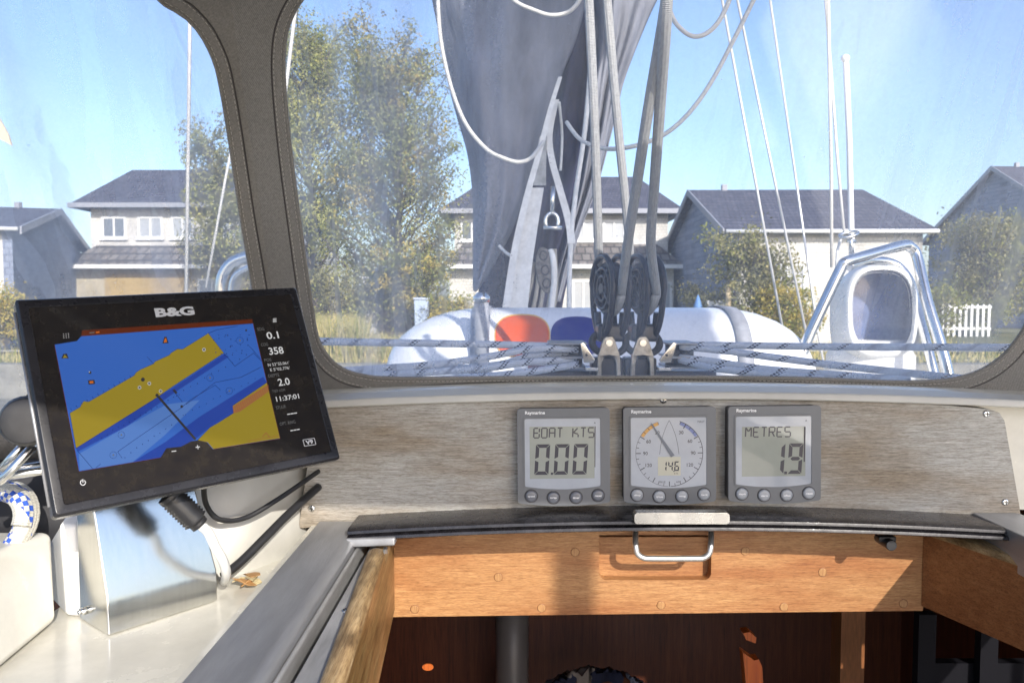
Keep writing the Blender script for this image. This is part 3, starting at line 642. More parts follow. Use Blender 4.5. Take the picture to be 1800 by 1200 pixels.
def picket():
    Y = 29; f = empty('picket_fence', (X(1695, Y), Y, g0), 'low white picket fence right of the stainless guard frame', 'fence')
    n = 9; x0, x1 = X(1656, Y), X(1737, Y); zt = zz(534, Y)
    for k in range(n):
        xx = x0+(x1-x0)*k/(n-1); p = MB(); p.prism([(-.045, GZ), (.045, GZ), (.045, zt-.06), (0, zt), (-.045, zt-.06)], lambda u, v, w_: Vector((xx+u, Y+w_, v)), -.012, .012); p.build('picket', M['trim'], f)
    for z in (g0+.25, zt-.16):
        r = MB(); r.box2((x0-.1, Y+.015, z), (x1+.1, Y+.05, z+.09)); r.build('rail', M['trim'], f)
picket()
def post():
    Y = 20.4; q = MB(); x = X(1279, Y); q.tube([(x, Y, g0-.1), (x, Y, zz(505, Y))], .07, 10); q.tube([(x, Y, zz(505, Y)), (x, Y, zz(501, Y))], [.08, .05], 10)
    tag(q.build('mooring_post', mat('post_wood', (.45, .36, .22), .8, noise_amt=.2, nscale=8)), 'pale wooden post standing beside the yellow-green bush', 'post')
    Y = 21; q = MB(); x0, x1 = X(1242, Y), X(1275, Y); q.box2((x0, Y, zz(538, Y)), (x1, Y+.4, zz(528, Y))); q.box2((x0+.05, Y+.05, g0), (x0+.12, Y+.35, zz(538, Y))); q.box2((x1-.12, Y+.05, g0), (x1-.05, Y+.35, zz(538, Y)))
    tag(q.build('garden_bench', M['trim']), 'small white bench left of the wooden post', 'bench')
    Y = 21; x = X(1226, Y); q = MB(); q.loft([[(x+r*cos(2*pi*k/12), Y+r*sin(2*pi*k/12), z) for k in range(12)] for r, z in ((.04, zz(556, Y)), (.11, zz(552, Y)), (.12, zz(540, Y)), (.07, zz(528, Y)), (.015, zz(518, Y)))]); q.tube([(x, Y, g0), (x, Y, zz(555, Y))], .02, 6)
    tag(q.build('garden_parasol', mat('parasol_blue', (.12, .25, .5), .6)), 'small folded blue parasol beside the shaded bluish gable', 'parasol')
post()

# ================================================================== THE YACHT
yacht = empty('sailing_yacht', (.18, 1.2, Z(-.4)), 'white yacht cabin and cockpit with aluminium hatch rails around the companionway', 'sailing boat')
XC = .18
def dz(Y): return -.03-.088*Y
# coachroof top (outside, forward of the canvas)
mb = MB(); rows = []
for Y in (.965, 1.1, 1.4, 1.8, 2.4, 3.2, 4.2, 5.5):
    rows.append([(XC+t, Y, Z(dz(Y)-.05*t*t-.004)) for t in [k*.11 for k in range(-9, 10)]])
mb.grid(rows); mb.build('coachroof', M['gel'], yacht)
# hull topsides / side decks, well below the sight line
mb = MB(); rows = []
for Y, hw in ((-1.8, 1.5), (0, 1.7), (1.5, 1.75), (3.5, 1.5), (5.5, 1.0), (7.5, .1)):
    rows.append([(XC-hw, Y, Z(-2.1)), (XC-hw-.05, Y, Z(-1.2)), (XC-hw, Y, Z(-.66)), (XC-min(hw, 1.0), Y, Z(-.62)), (XC-min(hw, .99)+.001, Y, Z(-.62))])
mb.grid(rows); rows2 = [[(2*XC-q[0], q[1], q[2]) for q in R] for R in rows]; mb.grid(rows2); mb.build('hull', M['gel'], yacht)
mb = MB()
for s_ in (-1, 1):
    mb.quad((XC+s_*.99, .97, Z(-.62)), (XC+s_*.99, 5.5, Z(-.7)), (XC+s_*.99, 5.5, Z(-.57)), (XC+s_*.99, .97, Z(-.165)))
mb.build('cabin_side', M['gel'], yacht)
# --- bulkhead behind the wooden panel (aft face of the cabin) and pale rim above it
def camber(x, c=.085): return -c*(x-.19)**2
mb = MB(); rows = []
xs = [-.262+k*.035 for k in range(0, 40)]
top = lambda x: Z(-.1145+camber(x, .06))
for (Y, z0) in ((.966, None), (.966, -.262)):
    rows.append([(x, Y, top(x)-.0 if z0 is None else Z(z0)) for x in xs])
mb.grid(rows)
mb.grid([[(x, .966, top(x)) for x in xs], [(x, .990, top(x)+.006) for x in xs], [(x, 1.06, top(x)+.004) for x in xs]])
mb.build('cabin_bulkhead', M['gel'], yacht)
rim = MB()
xr = [-.29+k*.03 for k in range(0, 43)]
rim.loft([[(x, .922, top(x)-.006), (x, .924, top(x)+.003), (x, .965, top(x)+.006), (x, .965, top(x)-.008)] for x in xr], smooth=False); rim.build('coachroof_rim', M['gel2'], yacht, bevel=.002)
# left shoulder of the bulkhead curving toward the coaming
mb = MB(); pl = [V(538, 940, .945), V(500, 960, .90), V(440, 985, .855), V(400, 1000, .83), V(300, 1010, .82), V(180, 1010, .82), V(60, 1010, .82)]
zb = Z(-.300); rows = [[(p.x, p.y, zb) for p in pl], [(p.x, p.y+.012, Z(-.22)) for p in pl], [(p.x-.004, p.y+.03, Z(-.175)) for p in pl], [(p.x-.006, p.y+.06, Z(-.150)) for p in pl], [(p.x-.01, p.y+.16, Z(-.140)) for p in pl]]
mb.grid(rows); mb.build('cabin_shoulder', M['gel2'], yacht)
# side deck (left) with groove, from coaming to hatch rail
XR = lambda a, z=-.27: a*(-z)
mb = MB(); mb.grid([[(-.44, Y, Z(-.302)), (-.40, Y, Z(-.300)), (-.242, Y, Z(-.300)), (-.240, Y, Z(-.297)), (-.238, Y, Z(-.272)), (-.2285, Y, Z(-.272))] for Y in (-1.3, -.6, 0, .4, .6, .8, .946)], smooth=False); mb.build('side_deck', M['gel'], yacht)
mb = MB(); mb.box2((.56, -1.3, Z(-.33)), (1.02, .964, Z(-.285))); mb.build('side_deck', M['gel'], yacht)
# aluminium hatch rail left: broad track, rounded lip, groove, second track
def rail_profile(prof, name, m, y0=-.25, y1=.930, bevel=.0012):
    mb = MB(); mb.loft([[(x, y, Z(z)) for x, z in prof] for y in (y0, y1)], smooth=False); return mb.build(name, m, yacht, bevel=bevel)
rail_profile([(-.2283, -.300), (-.2283, -.266), (-.184, -.266), (-.178, -.268), (-.174, -.273), (-.174, -.300)], 'hatch_rail', M['alu'], bevel=.0015)
rail_profile([(-.1735, -.300), (-.1735, -.279), (-.171, -.277), (-.169, -.279), (-.169, -.300)], 'hatch_rail_lip', M['alu_l'], y1=.915)
rail_profile([(-.169, -.330), (-.169, -.305), (-.1605, -.305), (-.1605, -.330)], 'rail_groove', M['black_pl'], y1=.915)
rail_profile([(-.1600, -.330), (-.1600, -.282), (-.1405, -.282), (-.1405, -.330)], 'inner_track', M['alu_l'], y1=.885)
# right rail
for (za, x0, x1, nm, m) in ((-.256, .545, .60, 'hatch_rail', M['alu']),):
    mb = MB(); mb.loft([[(x0, .930, Z(-.30)), (x0, .930, Z(za)), (x1, .930, Z(za)), (x1, .930, Z(-.30))], [(x0+.02, -.25, Z(-.30)), (x0+.02, -.25, Z(za)), (x1+.02, -.25, Z(za)), (x1+.02, -.25, Z(-.30))]], smooth=False); mb.build(nm, m, yacht, bevel=.0015)
def screw(p, n, r, parent, name='screw'):
    mb = MB(); n = Vector(n).normalized(); q = n.to_track_quat('Z', 'Y').to_matrix(); p = Vector(p)
    R = lambda rr, z: [p+q@Vector((rr*cos(2*pi*k/14), rr*sin(2*pi*k/14), z)) for k in range(14)]
    mb.loft([R(r, 0), R(r, .0006), R(r*.7, .0014), R(r*.3, .0016)])
    mb.box(p+n*.0017, (r*1.1, r*.25, .0006), q, 1); mb.box(p+n*.0018, (r*.25, r*1.1, .0006), q, 1)
    return mb.build(name, [M['steel'], M['black_pl']], parent)
screw((-.150, .855, Z(-.282)), (0, 0, 1), .0035, yacht); screw((-.150, .70, Z(-.282)), (0, 0, 1), .0035, yacht); screw((-.165, .90, Z(-.3045)), (0, 0, 1), .003, yacht)
# teak side boards of the opening
def side_board(pts_top, wdt, zt, zb_, side, name, label=None):
    mb = MB(); rings = []
    for (x, y) in pts_top:
        w_ = wdt*side
        rings.append([(x, y, Z(zb_)), (x, y, Z(zt-.006)), (x+w_*.15, y, Z(zt-.002)), (x+w_*.4, y, Z(zt)), (x+w_*.7, y, Z(zt)), (x+w_*.9, y, Z(zt-.003)), (x+w_, y, Z(zt-.009)), (x+w_, y, Z(zb_))])
    mb.loft(rings, smooth=False); return mb
mb = MB(); rings = []
for (x, y, zt) in ((-.0905, -.2, -.270), (-.128, .4, -.270), (-.1555, .838, -.270), (-.156, .846, -.2715), (-.1562, .851, -.275), (-.1565, .853, -.281), (-.163, .961, -.282)):
    w_ = .0185; rings.append([(x, y, Z(-.387)), (x, y, Z(zt-.006)), (x+w_*.15, y, Z(zt-.002)), (x+w_*.4, y, Z(zt)), (x+w_*.7, y, Z(zt)), (x+w_*.9, y, Z(zt-.003)), (x+w_, y, Z(zt-.009)), (x+w_, y, Z(-.387))])
mb.loft(rings, smooth=False)
for q in range(6):
    mb.m[q*8+6] = 1
o = mb.build('side_board', [M['teak_w'], M['teak_y']], yacht, bevel=.0015)
# right-hand board flares outward toward the camera
pR = [(.504, .961), (.5455, .848), (.60, .70), (.66, .54)]
mb = MB(); rings = []
for (x, y) in pR:
    dx = Vector((1, .37, 0)).normalized()*.03
    rings.append([(x, y, Z(-.381)), (x, y, Z(-.291)), (x+.004, y+.002, Z(-.284)), (x+.012, y+.004, Z(-.281)), (x+.024, y+.009, Z(-.281)), (x+.03, y+.011, Z(-.284)), (x+.03, y+.011, Z(-.381))])
mb.loft(rings, smooth=False)
for q in range(3):
    for k in (1, 2, 3, 4): mb.m[q*7+k] = 1
o = mb.build('side_board', [M['mahog'], M['teak_w']], yacht, bevel=.001)
# coaming block far left + second raised block
zc = Z(-.215)
A1 = VZ(-120, 1282, Z(-.30)); B1 = VZ(102, 1092, Z(-.30)); C1 = VZ(137, 1089, Z(-.30))
mb = MB()
def wallblock(mb, base, top_z, back, sl=.012):
    b = [Vector(p) for p in base]; t = [Vector((p.x-sl, p.y, top_z)) for p in b]
    bb = [Vector((p.x+back[0], p.y+back[1], p.z)) for p in b]; tt = [Vector((p.x+back[0], p.y+back[1], top_z)) for p in b]
    return b, t, bb, tt
B1t = VZ(96, 932, Z(-.222)); A1t = VZ(-160, 1030, Z(-.222))
mb.hexa([A1, B1, (B1.x-.5, B1.y, B1.z), (A1.x-.5, A1.y, A1.z), A1t, B1t, (B1t.x-.5, B1t.y, B1t.z), (A1t.x-.5, A1t.y, A1t.z)])
mb.build('coaming', M['gel'], yacht, bevel=.008, seg=4)
mb = MB(); mb.hexa([(B1.x+.001, B1.y+.012, Z(-.30)), (C1.x, C1.y+.006, Z(-.30)), (C1.x+.01, C1.y+.12, Z(-.30)), (B1.x-.1, B1.y+.12, Z(-.30)),
                    (B1.x-.004, B1.y+.012, Z(-.213)), (C1.x-.004, C1.y+.008, Z(-.213)), (C1.x+.006, C1.y+.14, Z(-.195)), (B1.x-.02, B1.y+.14, Z(-.175))])
mb.build('coaming_corner', M['whitep'], yacht, bevel=.004, seg=3)
# cockpit behind the camera (reflected in the steel box, bounces light)
mb = MB(); mb.box2((-.40, -1.7, Z(-.80)), (-.239, -.02, Z(-.3025))); mb.build('cockpit_side', M['gel'], yacht)
mb = MB(); mb.box2((-.75, -1.75, Z(-1.25)), (1.1, .86, Z(-1.2))); mb.box2((-.239, -1.7, Z(-.82)), (.02, -.3, Z(-.78))); mb.box2((.5, -1.7, Z(-.82)), (1.0, -.3, Z(-.78))); mb.build('cockpit_sole', M['gel'], yacht)
# cabin interior: walls and deckhead
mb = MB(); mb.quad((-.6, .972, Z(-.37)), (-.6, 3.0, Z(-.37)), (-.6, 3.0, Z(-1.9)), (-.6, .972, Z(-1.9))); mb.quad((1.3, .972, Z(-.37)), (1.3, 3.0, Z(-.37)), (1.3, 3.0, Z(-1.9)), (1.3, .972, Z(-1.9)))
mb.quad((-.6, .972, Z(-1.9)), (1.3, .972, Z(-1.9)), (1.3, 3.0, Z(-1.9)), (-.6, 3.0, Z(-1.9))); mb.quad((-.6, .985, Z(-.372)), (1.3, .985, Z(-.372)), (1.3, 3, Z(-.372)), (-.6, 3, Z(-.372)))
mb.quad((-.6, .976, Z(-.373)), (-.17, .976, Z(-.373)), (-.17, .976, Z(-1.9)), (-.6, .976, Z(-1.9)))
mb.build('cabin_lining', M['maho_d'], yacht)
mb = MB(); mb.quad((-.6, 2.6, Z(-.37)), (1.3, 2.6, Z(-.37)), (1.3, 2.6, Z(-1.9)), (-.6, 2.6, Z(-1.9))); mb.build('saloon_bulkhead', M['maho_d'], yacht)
mb = MB(); mb.tube([V(900, 1000, 2.3), V(900, 1400, 2.3)], .049, 20); mb.build('compression_post', mat('grey_post', (.13, .12, .12), .4), yacht)
mb = MB(); mb.box2(V(1480, 1060, 1.6), V(1522, 1060, 1.6)+Vector((0, .05, -.9))); mb.build('cabin_pillar', mat('pillar_wood', (.22, .085, .03), .4, noise_amt=.2, nscale=30, stretch=(8, 8, 1)), yacht)
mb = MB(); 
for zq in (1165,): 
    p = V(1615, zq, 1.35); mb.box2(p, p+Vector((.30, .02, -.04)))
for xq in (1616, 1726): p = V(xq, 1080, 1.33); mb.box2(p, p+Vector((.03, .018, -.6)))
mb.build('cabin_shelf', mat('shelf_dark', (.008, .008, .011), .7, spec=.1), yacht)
def slab_box(pa, pb, d, name, m):
    mb = MB(); mb.box2(pa, Vector((pb.x, pa.y+d, pb.z))); return mb.build(name, m, yacht)
# added orange scraps below the opening, standing in for patches of sunlight
def shard(poly, Y, name, m, th=.02):
    mb = MB(); mb.prism(poly, lambda u, v, w_: V(u, v, Y)+Vector((0, w_, 0)), 0, th); return mb.build(name, m, yacht)
shard([(1306, 1112), (1318, 1110), (1330, 1120), (1328, 1130), (1312, 1124)], 1.22, 'sun_patch_top', M['sun_orange'])
shard([(1306, 1146), (1326, 1160), (1334, 1158), (1340, 1172), (1342, 1210), (1312, 1210)], 1.16, 'sun_patch_low', M['sun_orange'])
shard(ell(10, 6, 752, 1172, 16), 1.15, 'sun_patch_left', M['sun_orange'], .002)

# ---------------------------------------------------------------- instrument panel (weathered board)
PY = .938
def PP(px, py): return V(px, py, PY)
pan = empty('wooden_dashboard', PP(1150, 800), 'long weathered grey-brown wooden board carrying the three grey displays', 'panel')
topc = [(560, 712), (650, 704), (780, 697), (900, 693), (1050, 690), (1150, 689), (1300, 691), (1450, 696), (1600, 705), (1700, 714), (1735, 718), (1752, 724), (1761, 738)]
botc = [(1790, 914), (1700, 910), (1600, 906), (1450, 901), (1300, 898), (1150, 896), (1000, 898), (850, 903), (700, 912), (600, 920), (530, 926), (528, 918), (540, 830)]
poly = [(p[0], p[1]) for p in topc]+[(1772, 800), (1786, 880)]+botc
mb = MB(); P3 = [PP(*p) for p in poly]
mb.prism([(q.x, q.z) for q in P3], lambda u, v, w_: Vector((u, PY+w_, v)), -.006, .014)
mb.build('board', M['panel'], pan, bevel=.0015)
for (a, b) in ((1166, 703), (1734, 727), (1767, 882), (548, 893)):
    screw(V(a, b, PY-.0062), (0, -1, 0), .0042, pan)
# ---------------------------------------------------------------- sliding hatch (black) with steel grab plate
hat = empty('sliding_hatch', V(1150, 925, .88), 'glossy black curved sliding hatch edge below the wooden panel', 'hatch')
mb = MB(); xs = [-.182+k*(.79/44) for k in range(45)]; rings = []
prof = [(.975, -.2525), (.940, -.2520), (.885, -.2500), (.872, -.2495), (.866, -.2515), (.865, -.2550), (.869, -.2560), (.869, -.2568), (.862, -.2576), (.861, -.2610), (.866, -.2630), (.975, -.2630)]
for x in xs: rings.append([(x, y+.03*abs((x-.19)/.38)**2*0, Z(z+camber(x, .085)+.004)) for y, z in prof])
mb.loft(rings, smooth=False); mb.build('hatch_edge', M['black_gloss'], hat, bevel=.0012)
# grey end casting bottom-left
mb = MB(); mb.hexa([(-.183, .858, Z(-.2755)), (-.128, .856, Z(-.2725)), (-.128, .90, Z(-.2725)), (-.183, .90, Z(-.2755)), (-.183, .859, Z(-.2655)), (-.128, .857, Z(-.2635)), (-.128, .90, Z(-.2635)), (-.183, .90, Z(-.2655))]); mb.build('end_casting', M['alu'], hat, bevel=.002)
gp0 = V(1115, 921, .854); gp1 = V(1283, 901, .854)
mb = MB(); mb.prism(rrect(gp1.x-gp0.x, gp1.z-gp0.z, .004, 5, (gp0.x+gp1.x)/2, (gp0.z+gp1.z)/2), lambda u, v, w_: Vector((u, .854+w_, v)), 0, .014); mb.build('grab_plate', mat('grab_steel', (.46, .45, .42), .28, .9, noise_amt=.15, nscale=25), hat, bevel=.0022, seg=3)
kn = V(1559, 953, .905)
mb = MB(); mb.tube([kn+Vector((0, -.012, 0)), kn+Vector((0, .02, 0))], .0062, 14); mb.box(kn+Vector((0, .004, .004)), (.02, .012, .006)); mb.build('latch_knob', M['black_pl'], hat, bevel=.001)
# ---------------------------------------------------------------- teak hatch front with recess, plugs and bow handle
BY = .962
hb = empty('hatch_front_board', V(1150, 1015, BY), 'golden teak board with round plugs and recess under the black hatch', 'board')
def BP(px, py): p = V(px, py, BY); return (p.x, p.z)
outl = [BP(688, 948), BP(900, 935), BP(1150, 928), BP(1400, 932), BP(1636, 942), BP(1636, 1000), BP(1622, 1073), BP(1160, 1078), BP(690, 1084)]
rec = rrect(BP(1265, 0)[0]-BP(1060, 0)[0], .10, .009, 6, BP(1162, 0)[0], BP(0, 1019)[1]+.05)
def poly_hole(mb, outer, hole, fn, t0, t1):
    loops = [[Vector((u, v, 0)) for u, v in outer], [Vector((u, v, 0)) for u, v in hole]]
    tri = tessellate_polygon(loops); pts = outer+hole; n = len(pts)
    a = [fn(u, v, t0) for u, v in pts]; b = [fn(u, v, t1) for u, v in pts]
    fs = [tuple(t) for t in tri]+[tuple(n+i for i in reversed(t)) for t in tri]
    for (s0, L_) in ((0, len(outer)), (len(outer), len(hole))):
        fs += [(s0+i, s0+(i+1) % L_, n+s0+(i+1) % L_, n+s0+i) for i in range(L_)]
    mb.add(a+b, fs)
rz1 = BP(0, 940)[1]
rec = [(u, min(v, rz1)) for u, v in rec]
mb = MB(); poly_hole(mb, outl, rec, lambda u, v, w_: Vector((u, BY+w_, v)), 0, .015); mb.build('board', M['teak'], hb, bevel=.0012)
mb = MB(); mb.prism([(outl[0][0]+.01, BP(0, 1070)[1]), (outl[4][0]-.01, BP(0, 1070)[1]), (outl[4][0]-.01, BP(0, 950)[1]), (outl[0][0]+.01, BP(0, 950)[1])], lambda u, v, w_: Vector((u, BY+w_, v)), .0152, .022); mb.build('backing', M['teak'], hb)
for (a, b) in ((729, 1070), (876, 1014), (952, 1068), (1011, 970), (1162, 1063), (1378, 1066), (1446, 1005), (1588, 1060), (1310, 968)):
    mb = MB(); p = V(a, b, BY); q = Matrix.Rotation(pi/2, 3, 'X')
    R = lambda rr, y: [Vector((p.x+rr*cos(2*pi*k/20), BY+y, p.z+rr*sin(2*pi*k/20))) for k in range(20)]
    mb.loft([R(.0050, .001), R(.0050, -.0003), R(.0044, -.0005)], capa=False); pg = mb.build('wood_plug', M['plug'], hb); mb = MB(); mb.tube(R(.0053, -.0001), .0003, 4, closed=True); mb.build('seam', M['mahog'], pg)
hp = [V(1117, 935, .955), V(1117, 948, .936), V(1118, 962, .929), V(1121, 973, .928), V(1132, 980, .928), V(1150, 981, .928), V(1220, 981, .928), V(1236, 980, .928), V(1246, 973, .928), V(1249, 962, .929), V(1250, 948, .936), V(1250, 935, .955)]
mb = MB(); mb.tube(smooth_pts([V(1117, 933, .972)]+hp+[V(1250, 933, .972)], 4), .0036, 14)
tag(mb.build('bow_handle', M['satin']), 'satin steel bow handle below the steel grab plate', 'handle')

# ---------------------------------------------------------------- digital instruments
SEG7 = {'0': 'abcdef', '1': 'bc', '2': 'abged', '3': 'abgcd', '4': 'fgbc', '6': 'afgedc', '9': 'abcdfg', '8': 'abcdefg', '5': 'afgcd', '7': 'abc'}
def seg7(mb, ch, fn, cx, cy, W, H, t, w_, sk=.06, m=0):
    g = t*.12
    def S(pts): mb.add([fn(cx+x+(y)*sk, cy+y, w_) for x, y in pts], [tuple(range(len(pts)))], m)
    x0, x1, y0, y1 = -W/2, W/2, -H/2, H/2
    D = {'a': [(x0+g, y1), (x1-g, y1), (x1-t, y1-t), (x0+t, y1-t)],
         'd': [(x0+t, y0+t), (x1-t, y0+t), (x1-g, y0), (x0+g, y0)],
         'f': [(x0, y1-g), (x0+t, y1-t-g), (x0+t, t*.7), (x0, g*2)],
         'e': [(x0, -g*2), (x0+t, -t*.7), (x0+t, y0+t+g), (x0, y0+g)],
         'b': [(x1-t, y1-t-g), (x1, y1-g), (x1, g*2), (x1-t, t*.7)],
         'c': [(x1-t, -t*.7), (x1, -g*2), (x1, y0+g), (x1-t, y0+t+g)],
         'g': [(x0+t*.6, 0), (x0+t*1.1, t/2), (x1-t*1.1, t/2), (x1-t*.6, 0), (x1-t*1.1, -t/2), (x0+t*1.1, -t/2)]}
    for s_ in SEG7[ch]: S(D[s_])
# stroke letters on a 2x2 grid (x 0..1, y 0..1)
ST = {'B': [(0, 0, 0, 1), (0, 1, .8, 1), (1, 1, 1, .55), (0, .5, .85, .5), (1, .45, 1, 0), (0, 0, 1, 0)], 'O': [(0, 0, 0, 1), (0, 1, 1, 1), (1, 1, 1, 0), (1, 0, 0, 0)],
      'A': [(0, 0, 0, 1), (0, 1, 1, 1), (1, 1, 1, 0), (0, .5, 1, .5)], 'T': [(0, 1, 1, 1), (.5, 1, .5, 0)], 'K': [(0, 0, 0, 1), (.1, .5, .9, 1), (.1, .5, 1, .35), (1, .35, 1, 0)],
      'S': [(1, 1, 0, 1), (0, 1, 0, .5), (0, .5, 1, .5), (1, .5, 1, 0), (1, 0, 0, 0)], 'M': [(0, 0, 0, 1), (0, 1, .5, .55), (.5, .55, 1, 1), (1, 1, 1, 0)],
      'E': [(1, 1, 0, 1), (0, 1, 0, 0), (0, 0, 1, 0), (0, .5, .8, .5)], 'R': [(0, 0, 0, 1), (0, 1, 1, 1), (1, 1, 1, .5), (1, .5, 0, .5), (.5, .5, 1, 0)]}
def strokes(mb, s, fn, u, v, cw, chh, gap, t, w_, m=0, sk=.04):
    for ch in s:
        if ch in ST:
            for (x0, y0, x1, y1) in ST[ch]:
                a = Vector((u+x0*cw, v+y0*chh)); b = Vector((u+x1*cw, v+y1*chh)); d = (b-a).normalized(); n = Vector((-d.y, d.x))*t/2
                a2 = a+d*t*.25; b2 = b-d*t*.25
                mb.add([fn(q.x+q.y*sk, q.y, w_) for q in (a2-n, b2-n, b2+n, a2+n)], [(0, 1, 2, 3)], m)
        u += cw+gap
K = .1085/165
def instrument(cpx, cpy, label, kind):
    FY = .913
    c = V(cpx, cpy, FY); rl = radians(.6)
    ex = Vector((cos(rl), 0, sin(rl))); ez = Vector((-sin(rl), .02, cos(rl))).normalized(); ey = ex.cross(ez)*-1
    ey = Vector((0, -1, .02)).normalized()
    base = c.copy()
    fn = lambda u, v, w_: base+ex*(u*K)+ez*(v*K)+ey*(w_*K)      # u,v in photo pixels from the face centre, w out of the face
    t = empty('instrument_display', fn(0, 0, -30), label, 'display', 'three grey instrument displays')
    W, H = 163, 168
    mb = MB(); out = rrect(W, H, 6, 5, 0, 2, bulge=5)
    sc_ = lambda k, oy=0: [(u*k, v*k+oy) for u, v in out]
    mb.prism(sc_(.985), fn, -36, -8, m=1); mb.prism(out, fn, -8.0, -.5, m=0)
    mb.build('case', [M['inst'], M['inst_d']], t, bevel=.0012)
    # window with frame
    wn = rrect(133, 120, 3, 4, -2, 8, bulge=5)
    fr = MB(); fro = rrect(139, 126, 4, 4, -2, 8, bulge=5)
    n = len(wn); fr.add([fn(u, v, -.45) for u, v in fro]+[fn(u, v, .9) for u, v in fro]+[fn(u, v, .9) for u, v in wn]+[fn(u, v, -.2) for u, v in wn], [(i, (i+1) % n, n+(i+1) % n, n+i) for i in range(n)]+[(n+i, n+(i+1) % n, 2*n+(i+1) % n, 2*n+i) for i in range(n)]+[(2*n+i, 2*n+(i+1) % n, 3*n+(i+1) % n, 3*n+i) for i in range(n)])
    fr.build('window_frame', M['inst'], t)
    g = MB(); g.prism(wn, fn, -.3, -.15, caps=(False, True)); win = g.build('window', M['inst_w'], t)
    tx = MB(); put_text(tx, 'Raymarine', fn, -50, 78, 7.5, 35, .0, bold=.03); tx.build('lettering', M['white_ink'], t)
    # buttons
    names = {'speed': ['speed', 'trip', 'timer', 'reset'], 'wind': ['disp', 'true', 'vmg', 'tack'], 'depth': ['depth', 'alarm', 'offset', 'reset']}[kind]
    for k, bx in enumerate((-58, -19, 21, 60)):
        by = -69+(-2.5 if k in (1, 2) else .5)
        b = MB(); R = lambda rr, z: [fn(bx+rr*cos(2*pi*j/24), by+rr*sin(2*pi*j/24), z) for j in range(24)]
        b.loft([R(10.4, -.4), R(10.4, 1.2), R(9.4, 2.6), R(6, 3.1), R(.5, 3.2)], capa=False)
        bo = b.build('button', M['btn'] if kind == 'speed' else M['btn_l'], t)
        r_ = MB(); r_.tube([fn(bx+11.2*cos(2*pi*j/24), by+11.2*sin(2*pi*j/24), -.3) for j in range(24)], .0006, 5, closed=True); r_.build('button_ring', M['inst_d'], bo)
        q = MB(); put_text(q, names[k], fn, bx, by, 3.6, 12, 3.35, bold=.03); q.build('lettering', M['white_ink'], bo)
    D = MB()
    if kind == 'speed':
        l = MB(); l.prism(rrect(114, 92, .5, 1, -3, 8), fn, -.1, .0, caps=(False, True)); l.build('lcd', M['lcd'], t)
        strokes(D, 'BOAT KTS', fn, -54, 34.5, 9.6, 17, 4.1, 2.4, .1, 1)
        for k, cx in enumerate((-37, -3, 30)): seg7(D, '0', fn, cx-1, -4, 25, 54, 6.2, .1, .07)
        D.add([fn(u, v, .1) for u, v in rrect(4, 4, .5, 1, -21, -29)], [tuple(range(8))], 0)
        f = MB(); f.box(fn(55, 8, .15), (.0009, .0003, 92*K)); f.build('lcd_edge', M['inst_d'], t)
    elif kind == 'depth':
        l = MB(); l.prism(rrect(112, 88, .5, 1, -2, 6), fn, -.1, .0, caps=(False, True)); l.build('lcd', M['lcd'], t)
        strokes(D, 'METRES', fn, -53, 32, 9.8, 17, 4.0, 2.4, .1, 1)
        seg7(D, '9', fn, 36, -7, 25, 54, 6.4, .1, .07); seg7(D, '1', fn, 6, -7, 22, 54, 6.4, .1, .07)
        D.add([fn(u, v, .1) for u, v in rrect(5, 5, .5, 1, 19, -32)], [tuple(range(8))], 0)
        f = MB(); f.box(fn(52, 6, .15), (.0016, .0003, 86*K)); f.build('lcd_edge', M['seg'], t)
    else:
        cx, cy, R0 = -1, 5, 59
        def pt(a, r): return (cx+r*sin(radians(a)), cy+r*cos(radians(a)))
        def arc(a0, a1, r0, r1, m):
            n = max(2, int(abs(a1-a0)/4)); vs = []
            for k in range(n+1):
                a = a0+(a1-a0)*k/n; vs += [pt(a, r0), pt(a, r1)]
            D.add([fn(u, v, .12 if m < 2 else .06) for u, v in vs], [(2*k, 2*k+1, 2*k+3, 2*k+2) for k in range(n)], m)
        arc(18, 178, R0-.6, R0+.5, 1); arc(-178, -22, R0-.3, R0+.3, 1)
        arc(-58, -20, R0-6, R0, 2); arc(20, 58, R0-6, R0, 3)
        for a in range(-170, 181, 10):
            if abs(a) < 20: continue
            big = a % 30 == 0; l0 = R0-(9 if big else 5)
            p = pt(a, l0); q = pt(a, R0); d = Vector((q[0]-p[0], q[1]-p[1])).normalized(); n = Vector((-d.y, d.x))*(.75 if big else .5)
            D.add([fn(p[0]-n.x, p[1]-n.y, .13), fn(q[0]-n.x, q[1]-n.y, .13), fn(q[0]+n.x, q[1]+n.y, .13), fn(p[0]+n.x, p[1]+n.y, .13)], [(0, 1, 2, 3)], 1)
        for a, s_ in ((30, '30'), (60, '60'), (90, '90'), (120, '120')):
            for sg in (-1, 1):
                p = pt(a*sg, 42); put_text(D, s_, fn, p[0], p[1], 6.2, None, .14, 1, bold=.01)
        # boat outline
        for sg in (-1, 1):
            P = [(cx+sg*x, cy+y) for x, y in ((0, 58), (5, 48), (11, 32), (15, 14), (17, -2))]
            for (a, b) in zip(P[:-1], P[1:]):
                D.add([fn(a[0]-.35, a[1], .1), fn(b[0]-.35, b[1], .1), fn(b[0]+.35, b[1], .1), fn(a[0]+.35, a[1], .1)], [(0, 1, 2, 3)], 1)
        l = MB(); l.prism(rrect(40, 33, .5, 1, -1, -18), fn, -.12, .16, caps=(False, True)); l.build('lcd', M['lcd_c'], t)
        for k, (ch, x) in enumerate((('1', -12), ('4', -1), ('6', 10))): seg7(D, ch, fn, x+2, -18, 8.5, 17, 2.3, .3, .06)
        D.add([fn(u, v, .3) for u, v in rrect(2, 2, .2, 1, 7, -27)], [tuple(range(8))], 0)
